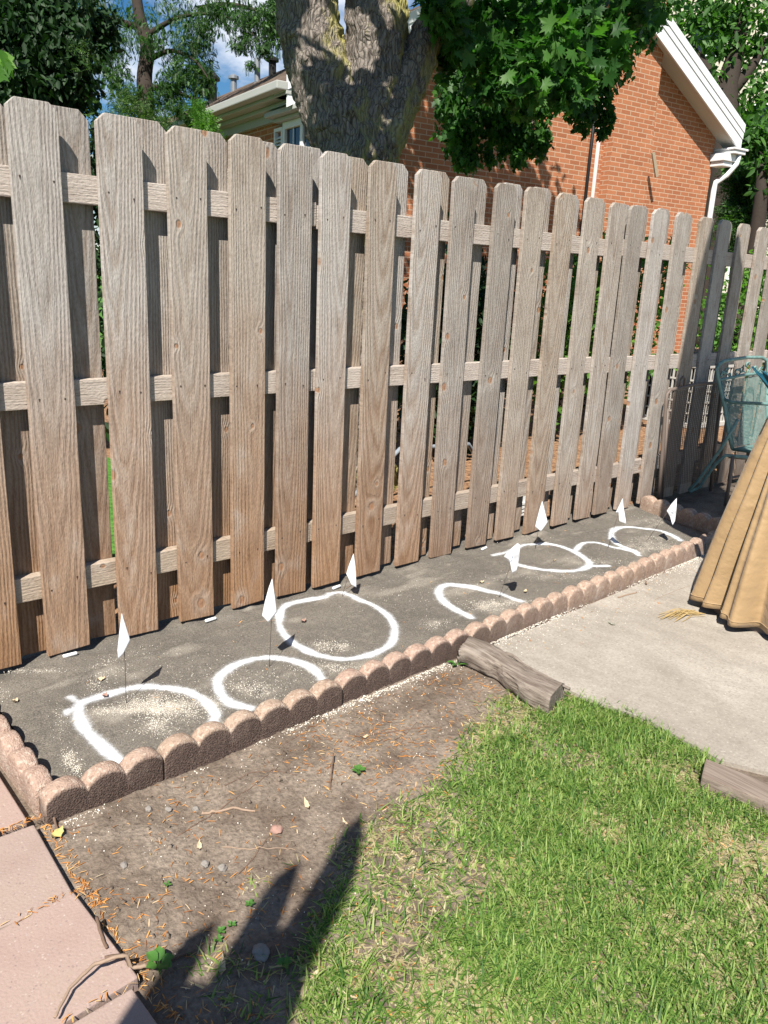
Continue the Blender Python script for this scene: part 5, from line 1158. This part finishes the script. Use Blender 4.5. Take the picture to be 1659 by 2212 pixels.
def lobed_template():
    o = [(0, 0), (.30, .10), (.25, .26), (.46, .46), (.26, .50), (.15, .72), (0, 1), (-.15, .72), (-.26, .50), (-.46, .46), (-.25, .26), (-.30, .10)]
    v = [(0, .35, -.03)] + [(x_, y_, .08 * abs(x_)) for x_, y_ in o]; n = len(o)
    return np.array(v), np.array([(0, 1 + i, 1 + (i + 1) % n) for i in range(n)])
def spray_template(pairs=7):
    """a drooping compound leaf of narrow leaflets"""
    v = []; f = []
    for k in range(pairs):
        t = (k + .5) / pairs; cy = t; cz = -.35 * t * t
        for s_ in (-1, 1):
            b = len(v); L_ = .34 * (1 - .4 * abs(t - .45)); dx, dy = s_ * .82, .55
            v += [(0, cy, cz), (s_ * L_ * .45 - .05 * dy, cy + L_ * .28 + .045, cz - .02), (s_ * L_, cy + L_ * .62, cz - .09), (s_ * L_ * .5 + .05 * dy * s_, cy + L_ * .28 - .05, cz - .03)]
            f.append((b, b + 1, b + 2, b + 3))
    return np.array(v), np.array(f)
def blob_points(blobs, dens, shell=.35):
    P = []
    for (c, r, n) in blobs:
        n = int(n * dens); d = RNG.normal(size=(n, 3)); d /= np.linalg.norm(d, axis=1)[:, None]; rr_ = RNG.uniform(shell, 1, n) ** .6
        # broken, lumpy outline
        lump = 1 + .28 * np.sin(d[:, 0] * 5 + c[0] * 7) * np.cos(d[:, 2] * 6 + c[1] * 5)
        P.append(np.array(c) + d * (rr_ * lump)[:, None] * np.array(r))
    return np.concatenate(P)
def leaves(name, mat_, tmpl, P, size, parent, droop=.9, spread=.7, clump=0.0):
    n = len(P)
    if clump:
        keep = np.array([mnoise.noise(Vector(p) * clump) for p in P]) > RNG.uniform(-.35, .12, n); P = P[keep]; n = len(P)
    y_ = RNG.normal(size=(n, 3)) * spread + np.array([0, 0, -droop]); y_ /= np.linalg.norm(y_, axis=1)[:, None]
    z_ = RNG.normal(size=(n, 3)) * .8 + np.array([-.25, -.35, .9]); z_ -= (z_ * y_).sum(1)[:, None] * y_; z_ /= np.linalg.norm(z_, axis=1)[:, None]
    B = np.stack([np.cross(y_, z_), y_, z_], 2)
    V, F_ = scatter(tmpl[0], tmpl[1], P - np.array(parent.location) if parent else P, B, RNG.uniform(.65, 1.25, n) * size)
    return link(name, mesh(name, V, F_, [mat_]), parent)
def limb(mb, pts, rs, n=14, wob=.03):
    P = [Vector(p) for p in pts]; out = []; r2 = []
    K = 8
    for i in range(len(P) - 1):
        p0 = P[max(0, i - 1)]; p1 = P[i]; p2 = P[i + 1]; p3 = P[min(len(P) - 1, i + 2)]
        for k in range(K):
            t = k / K; q = .5 * ((2 * p1) + (p2 - p0) * t + (2 * p0 - 5 * p1 + 4 * p2 - p3) * t * t + (3 * p1 - p0 - 3 * p2 + p3) * t ** 3)
            out.append(q); r2.append(rs[i] + (rs[i + 1] - rs[i]) * t)
    out.append(P[-1]); r2.append(rs[-1])
    return mb.poly(out, n, 0, r2)
# ---------- the big maple behind the fence
m = Mat('maple_bark', .95, .12); P = m.coord()
warp = m.n('TexNoise', Vector=P, Scale=5.0, Detail=3.0).outputs['Color']
pv_ = m.n('VectorMath', dict(operation='ADD'), i0=P, i1=m.n('VectorMath', dict(operation='SCALE'), i0=warp, Scale=.12).outputs[0]).outputs[0]
vo = m.n('TexVoronoi', dict(feature='DISTANCE_TO_EDGE'), Vector=m.mapv(pv_, (46, 46, 9)), Scale=1.0)
n1 = m.noise(m.mapv(P, (55, 55, 8)), 1.0, 6, .7); n2 = m.noise(P, 3.0, 4); n3 = m.noise(P, 60, 4, .7)
col = m.mixc(m.ramp(n1, (.3, 0.), (.65, 1.)), (.075, .062, .052), (.33, .285, .245)); col = m.mixc(m.ramp(vo.outputs['Distance'], (0., .75), (.10, 0.)), col, (.03, .023, .018))
sp_ = m.n('SeparateXYZ', i0=m.n('NewGeometry').outputs['Normal'])
side = m.ramp(m.math('ADD', m.math('MULTIPLY', sp_.outputs[0], .35), m.math('ADD', m.math('MULTIPLY', n2, 1.1), m.math('MULTIPLY', n3, .35))), (.60, 0.), (.95, .85))
col = m.mixc(side, col, (.44, .40, .12)); col = m.mixc(m.ramp(n3, (.66, 0.), (.76, .4)), col, (.34, .16, .08))
m.color(col); m.bump(m.math('ADD', m.math('MULTIPLY', vo.outputs['Distance'], 1.5), m.math('MULTIPLY', n1, .8)), 1.0, .022); M_bark = m.m
mp_ = empty('maple_tree', (3.62, 1.42, -.03), 0, 'big maple with forked grey mossy trunk behind the middle of the fence', 'tree')
def ml_(*p): return [(a - 3.62, b - 1.42, c + .03) for a, b, c in p]
mb = MB()
limb(mb, ml_((3.60,1.42,-.1),(3.59,1.42,.5),(3.575,1.42,1.3),(3.57,1.42,1.95),(3.535,1.50,2.25)), [.33, .25, .195, .20, .19], 26)
limb(mb, ml_((3.56,1.44,1.75),(3.508,1.498,2.11),(3.443,1.676,2.52),(3.440,1.762,2.823),(3.42,1.92,3.2),(3.36,2.2,4.2),(3.2,2.8,6.0)), [.15, .185, .170, .162, .152, .13, .08], 22)
limb(mb, ml_((3.60,1.41,1.75),(3.664,1.393,2.17),(3.717,1.432,2.5),(3.745,1.497,2.823),(3.77,1.58,3.3),(3.8,1.7,4.6),(3.9,1.8,6.0)), [.14, .165, .168, .165, .155, .12, .07], 22)
limb(mb, ml_((3.60,1.38,1.7),(3.65,1.30,1.95),(3.715,1.265,2.134),(3.83,1.26,2.395),(3.935,1.25,2.605),(4.06,1.23,2.82),(4.6,1.15,3.6),(5.4,1.1,4.3),(6.2,1.2,4.8)), [.09, .10, .095, .092, .088, .085, .075, .06, .03], 18)
limb(mb, ml_((3.43,1.85,3.1),(2.95,1.2,3.8),(2.6,.5,4.2),(2.3,.3,4.3),(1.9,.7,4.6)), [.06, .04, .025, .015, .008], 8); limb(mb, ml_((4.06,1.10,2.8),(4.3,.6,3.6),(4.6,.2,4.25),(5.6,.2,4.45)), [.05, .04, .025, .01], 8); limb(mb, ml_((4.6,.2,4.25),(4.1,.1,4.3),(3.3,.1,4.35)), [.02, .015, .008], 6); limb(mb, ml_((5.4,1.1,4.3),(6.4,2.4,5.2),(7.2,3.2,5.7),(8.1,3.5,6.2)), [.05, .04, .025, .01], 8)  # unseen branches added to carry the shading leaf clumps
limb(mb, ml_((5.0,1.13,3.9),(5.3,1.0,3.55),(5.5,.95,3.1)), [.035, .02, .008], 8); limb(mb, ml_((4.6,1.15,3.5),(4.95,1.35,3.3),(5.2,1.5,2.9),(5.3,1.55,2.4)), [.035, .022, .012, .005], 8)
limb(mb, ml_((3.4,2.2,4.2),(2.4,2.0,5.0),(1.6,1.6,5.6)), [.08, .05, .02], 10); limb(mb, ml_((5.4,1.1,4.3),(6.3,1.7,4.4),(7.0,2.0,3.9)), [.04, .025, .01], 8)
tko = mb.build('trunk', M_bark, mp_, smooth=True)
rm = tko.modifiers.new('join', 'REMESH'); rm.mode = 'VOXEL'; rm.voxel_size = .013; rm.use_smooth_shade = True
sm_ = tko.modifiers.new('soft', 'SMOOTH'); sm_.iterations = 3; sm_.factor = .5
tex = bpy.data.textures.new('bark_relief', 'MUSGRAVE'); tex.noise_scale = .07
dm = tko.modifiers.new('relief', 'DISPLACE'); dm.texture = tex; dm.strength = .018; dm.mid_level = .3
M_ml = leaf_mat('maple_leaf', (.016, .055, .012), (.036, .115, .022), (.085, .20, .035), .45)
def at(u, v, t):
    d = R.transposed() @ Vector(((u - 829.5) / 1717.9, (v - 1106) / 1717.9, 1)); return M.translation + d * t
def px_blobs(L_, k): return [(tuple(at(u, v, t)), (ru * t / 1718., ru * t / 1718., rv * t / 1718.), n) for u, v, t, ru, rv, n in L_]
near_b = px_blobs([(1080,20,4.9,120,70,90),(1230,40,4.9,130,80,110),(1370,30,5.0,70,55,40),(1060,120,4.8,90,60,60),(1190,130,4.8,110,70,90),(1290,110,4.9,70,60,45),(1010,60,5.0,60,60,40),(1120,190,4.75,80,50,50),(1050,195,4.7,45,30,16),(1230,195,4.8,60,50,35),(1310,60,5.2,70,60,40),(960,20,4.35,40,40,26),(985,80,4.5,40,50,30),(930,5,4.3,30,20,12),(960,130,4.7,24,40,16)], 1)
leaves('crown', M_ml, maple_template(), blob_points(near_b, 2.9, .1), .080, mp_, .5, .8)
dark_b = px_blobs([(990,110,5.8,55,90,420),(985,215,5.8,50,90,480),(1000,290,5.8,45,60,330),(1010,345,5.8,28,24,90),(1060,240,5.8,50,60,330),(1090,280,5.9,42,60,260),(1130,300,5.9,28,48,160),(1115,340,5.9,16,22,40),(1150,230,5.9,50,50,260),(1170,300,5.9,26,40,120),(1240,190,5.8,46,60,300),(1265,235,5.8,30,50,170),(1290,180,5.8,42,60,250),(1310,250,5.8,18,34,70),(1330,130,5.7,42,55,200),(1390,50,5.7,38,60,200),(1420,10,5.7,40,30,110),(1080,80,5.9,110,90,800),(1220,80,5.9,120,80,800),(960,60,5.6,40,60,200),(1300,285,5.8,10,16,22),(1055,330,5.8,14,26,40)], 1)
leaves('crown', M_ml, lobed_template(), blob_points(dark_b, 2.0, .0), .052, mp_, 1.0, .55)
# unseen canopy above the picture, some clumps added to shade trunk, shrubs and wall
can_b = [((3.6, 2.0, 5.6), (1.6, 1.3, .9), 900), ((5.0, 1.7, 5.4), (1.4, 1.0, .9), 900), ((6.3, 2.0, 5.6), (1.3, 1.0, .8), 700), ((2.3, 1.7, 5.4), (1.1, .8, .7), 420), ((7.4, 2.2, 6.0), (1.1, .9, .8), 420), ((4.4, 2.2, 7.0), (2.0, 1.5, 1.0), 700), ((1.92, .85, 4.7), (.42, .30, .40), 300), ((2.56, .12, 4.34), (.36, .25, .42), 560), ((2.22, .42, 3.95), (.30, .24, .22), 150), ((6.6, 3.4, 6.0), (.9, .7, .5), 520), ((8.0, 3.5, 6.3), (.8, .6, .5), 330), ((7.2, 3.2, 5.2), (.7, .5, .4), 330), ((5.9, 3.2, 5.2), (.7, .5, .4), 330), ((6.2, 4.0, 6.6), (1.2, .6, .7), 750), ((7.4, 4.2, 6.4), (.9, .6, .6), 480), ((4.8, .1, 4.4), (.8, .35, .28), 420), ((5.7, .25, 4.5), (.55, .35, .28), 260)]
leaves('crown', M_ml, lobed_template(), blob_points(can_b, 1.0, .0), .16, mp_, .6, .8)

# ---------- locust and dark trees on the left
M_loc = leaf_mat('locust_leaf', (.012, .038, .011), (.030, .082, .018), (.085, .18, .038), .4)
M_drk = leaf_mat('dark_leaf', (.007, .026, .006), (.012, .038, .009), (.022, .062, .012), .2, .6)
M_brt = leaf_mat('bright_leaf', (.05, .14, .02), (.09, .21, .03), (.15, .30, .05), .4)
M_mid0 = leaf_mat('shrub_leaf', (.012, .036, .008), (.035, .085, .015), (.11, .19, .035), .3)
M_limb = simple('dark_limb', (.045, .036, .03), .95, .1, var=.3, sc=20)
base = at(312, 420, 11.5); lt = empty('locust_tree', (base.x, base.y, -.03), 0, 'feathery locust tree with thin dark trunk against the blue sky', 'tree')
bl = lt.location
mb = MB(); tr_pts = [(0, 0, 0)] + [tuple(Vector(at(u, v, 11.5)) - bl) for u, v in ((316, 260), (312, 170), (318, 100), (300, 30), (290, -60))]
limb(mb, tr_pts, [.17, .12, .11, .10, .08, .06], 10)
for pts in (((318, 130), (370, 110), (420, 130), (450, 170)), ((312, 80), (380, 40), (450, 30), (520, 50), (560, 90)), ((300, 60), (220, 40), (140, 60)), ((314, 190), (360, 190), (410, 210)), ((430, 20), (500, 10), (580, 30))):
    limb(mb, [tuple(Vector(at(u, v, 11.5 - .2 * i)) - bl) for i, (u, v) in enumerate(pts)], [.05, .03, .018, .008][:len(pts)] if len(pts) <= 4 else [.05, .03, .02, .012, .006], 6)
mb.build('trunk', M_limb, lt, smooth=True)
lb = px_blobs([(250,30,11.5,120,60,420),(370,30,11.3,90,50,330),(330,90,11.3,80,40,240),(420,100,11.2,50,40,130),(400,160,11.2,55,45,190),(440,190,11.2,30,30,80),(370,190,11.2,40,40,120),(340,220,11.4,40,30,90),(300,210,11.4,40,30,100),(385,235,11.2,40,25,80),(440,150,11.2,30,25,60),(230,110,11.5,60,50,200),(470,20,11,60,30,150),(540,40,10.8,60,40,190),(590,60,10.8,40,45,150),(520,90,10.8,35,22,50),(570,100,10.8,32,20,60),(600,20,10.8,40,40,150),(440,60,11,40,30,80),(250,170,11.4,40,40,110),(410,255,11.2,20,14,18),(545,140,10.8,14,10,14)], 1)
leaves('crown', M_loc, spray_template(), blob_points(lb, 1.7, .0), .090, lt, .9, .6, 1.1); leaves('crown', M_loc, leaf_template(), blob_points(lb, 1.5, .0), .070, lt, 1.1, .6, 1.1)
base = at(60, 420, 10.4); dt = empty('dark_tree', (base.x, base.y, -.03), 0, 'dense dark leafy tree filling the top left corner', 'tree')
MB().poly([(0, 0, 0), (.05, 0, 2.5), (0, .1, 5)], 10, 0, [.16, .12, .07]).build('trunk', M_limb, dt, smooth=True)
db = px_blobs([(40,60,9,110,90,900),(130,110,9,90,90,800),(60,180,9,100,70,700),(160,190,9.2,60,60,400),(-60,120,9,100,120,700),(120,20,9.2,110,50,600),(210,60,9.4,50,60,260),(-40,0,9,100,80,400),(60,300,9.2,120,120,700),(180,380,9.2,120,110,700),(20,480,9.2,120,120,500),(300,430,9.6,110,90,450),(160,560,9.4,160,90,500)], 1)
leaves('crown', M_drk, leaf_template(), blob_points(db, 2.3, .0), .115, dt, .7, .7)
base = at(215, 420, 7.5); sb = empty('yew_shrub', (base.x, base.y, -.03), 0, 'sunlit yellow green shrub rising above the fence below the locust', 'shrub')
MB().poly([(0, 0, 0), (.05, 0, 1.2), (0, 0, 2.2)], 8, 0, [.06, .045, .02]).build('trunk', M_limb, sb, smooth=True)
sbb = px_blobs([(175,110,7.6,22,30,60),(195,145,7.6,26,26,90),(225,170,7.5,30,26,110),(250,200,7.5,34,26,130),(275,230,7.4,40,22,130),(320,250,7.4,30,16,70),(220,230,7.6,46,40,150),(350,265,7.3,25,10,40),(280,270,7.4,80,30,160)], 1)
leaves('crown', M_mid0, spray_template(5), blob_points(sbb, 2.2, .0), .075, sb, -.1, .9, 2.2)
base = at(0, 420, 4.6); ms = empty('maple_sapling', (base.x, base.y, -.03), 0, 'bright green drooping leaves at the left edge just above the fence', 'sapling')
pt_ = [tuple(at(u, v, 4.6) - ms.location) for u, v in ((2, 420), (-6, 260), (-8, 120), (8, 105))]
MB().poly(pt_, 6, 0, [.012, .010, .006, .003]).build('stem', M_limb, ms, smooth=True)
leaves('crown', M_brt, lobed_template(), np.array([at(u, v, 4.55 + q) for u, v, q in ((4, 108, 0), (14, 112, .05), (8, 128, .02), (16, 134, 0), (2, 140, .03), (-8, 120, .1), (-14, 150, .1))]), .13, ms, 1.6, .35)
base = at(445, 420, 8.0); j_ = empty('arborvitae', (base.x, base.y, -.03), 0, 'bright green evergreen tip poking above the fence before the house eave', 'shrub')
MB().poly([(0, 0, 0), (0, 0, 2.0)], 8, 0, [.05, .02]).build('trunk', M_limb, j_, smooth=True)
jb = px_blobs([(424,246,8,7,9,26),(434,262,8,14,12,60),(444,278,8,22,12,70),(446,320,8,34,26,120),(450,380,8,50,50,200)], 1)
leaves('crown', M_brt, spray_template(5), blob_points(jb, 1.3, .0), .11, j_, -1.0, .5)

# ---------- right side: trees by the house, pale block far behind, hedge behind the fence
def tree_px(name, blobs, dens, size, mat_, tmpl, trunk, lab, cat='tree', droop=.5, t0=None, rs=None):
    u0, v0, tt = trunk[0]; b_ = at(u0, v0, tt); r_ = empty(name, (b_.x, b_.y, -.03), 0, lab, cat)
    pts = [(0, 0, -.05)] + [tuple(at(u, v, t) - r_.location) for u, v, t in trunk]
    limb(mb2 := MB(), pts, rs or list(np.linspace(.2, .06, len(pts))), 10); mb2.build('trunk', M_limb, r_, smooth=True)
    leaves('crown', mat_, tmpl, blob_points(px_blobs(blobs, 1), dens, .0), size, r_, droop, .8)
    return r_
M_mid = leaf_mat('mid_leaf', (.030, .085, .018), (.055, .14, .026), (.10, .22, .045), .4)
r_ = tree_px('shade_tree', [(1500,40,20,70,60,420),(1590,20,20,80,50,420),(1480,110,20,40,50,200),(1560,110,20,60,50,230),(1640,90,20,60,80,330),(1640,200,20,50,50,200),(1530,180,20,50,35,130),(1610,260,20,60,60,300),(1650,320,20,50,60,260),(1600,340,20,45,50,260),(1700,200,20,60,200,400),(1560,60,20,50,50,200),(1500,-40,20,120,60,300)], 0.85, .25, M_mid, leaf_template(),
  [(1560,360,20),(1565,250,20),(1570,190,20),(1590,110,20),(1610,20,20)], 'loose sunlit tree with dark forked trunk behind the white gable edge', rs=[.42, .38, .36, .28, .2, .12])
mb = MB(); limb(mb, [tuple(at(u, v, 20) - r_.location) for u, v in ((1566, 240), (1540, 180), (1515, 130), (1480, 90))], [.22, .17, .11, .06], 8); limb(mb, [tuple(at(u, v, 20) - r_.location) for u, v in ((1575, 200), (1620, 150), (1660, 80))], [.2, .12, .06], 8); mb.build('branch', M_limb, r_, smooth=True)
tree_px('evergreen_tree', [(1600,400,16,34,40,260),(1620,450,16,44,40,320),(1590,470,16,40,40,260),(1650,420,16,40,60,300),(1610,520,16,70,50,400)], 1.6, .22, M_loc, spray_template(5), [(1610,560,16),(1608,420,16)], 'feathery dark evergreen beside the white downspout', droop=-.6)
tree_px('leafy_shrub', [(1630,300,15,40,40,260),(1660,370,15,40,60,300),(1585,330,15.5,24,40,150)], 1.5, .20, M_mid, leaf_template(), [(1640,460,15),(1640,330,15)], 'glossy green leafy shrub right of the house corner')
def hedge_blob(cx_, nm, lab):
    c = (cx_, 1.75, .95); hdg = empty(nm, (cx_, 1.75, -.03), 0, lab, 'shrub', 'garden shrubs behind the fence')
    MB().poly([(0, 0, 0), (0.02, 0, .6), (0, 0, 1.2)], 7, 0, [.05, .04, .02]).build('trunk', M_limb, hdg, smooth=True)
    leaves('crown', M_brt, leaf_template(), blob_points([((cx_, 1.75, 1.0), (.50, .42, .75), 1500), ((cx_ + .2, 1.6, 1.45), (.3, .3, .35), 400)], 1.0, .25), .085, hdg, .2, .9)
for k_, (sx_, sy_, sh_, lab_) in enumerate(((4.75, 1.75, .75, 'added dark shrub behind the middle of the fence, nearest the maple trunk'), (5.35, 2.05, .85, 'added dark shrub behind the fence right of the maple'), (7.9, 2.75, .8, 'added dark shrub against the house wall behind the air conditioner'), (2.1, 3.2, .85, 'dark shrub behind the left part of the fence'), (3.0, 2.9, .75, 'dark shrub behind the fence left of the maple trunk'))):
    sr_ = empty('garden_shrub', (sx_, sy_, -.03), 0, lab_, 'shrub', 'garden shrubs behind the fence')
    MB().poly([(0, 0, 0), (0.02, 0, .6), (0, 0, 1.2)], 7, 0, [.05, .04, .02]).build('trunk', M_limb, sr_, smooth=True)
    leaves('crown', M_drk, leaf_template(), blob_points([((sx_, sy_, sh_), (.52, .42, sh_), 2600)], 1.0, .25), .085, sr_, .2, .9)  # very dark leaves put in to stand for deep shade between the boards
hedge_blob(6.15, 'garden_shrub', 'dense bright green shrub behind the fence, left of the air conditioner'); hedge_blob(9.3, 'garden_shrub', 'dense bright green shrub behind the fence near the end of the house'); hedge_blob(10.4, 'garden_shrub', 'dense bright green shrub behind the fence at the far right'); hedge_blob(7.05, 'garden_shrub', 'bright green shrub behind the fence beside the air conditioner')
m = Mat('pale_stucco', .9, .2); m.color(m.mixc(m.noise(m.coord(), .5, 4), (.50, .44, .36), (.58, .52, .44))); M_stucco = m.m
pb_ = at(1560, 300, 42); ab = empty('apartment_block', (pb_.x, pb_.y, -.03), rad(-30), 'pale cream apartment block half hidden behind the trees at the right', 'building')
MB().box((-8, 0, 0), (14, 9, 17)).build('wall', M_stucco, ab)
for i in range(4):
    for k in range(5):
        wf = MB().box((-6.5 + k * 4, -.08, 2.2 + i * 3.6), (-4.7 + k * 4, .02, 3.9 + i * 3.6)).build('window', M_trim, ab); MB().box((-6.4 + k * 4, -.10, 2.3 + i * 3.6), (-4.8 + k * 4, -.085, 3.8 + i * 3.6)).build('pane', M_glass, wf)
MB().box((-8.3, -.3, 17), (14.3, 9.3, 17.4)).build('roof', M_cream, ab)
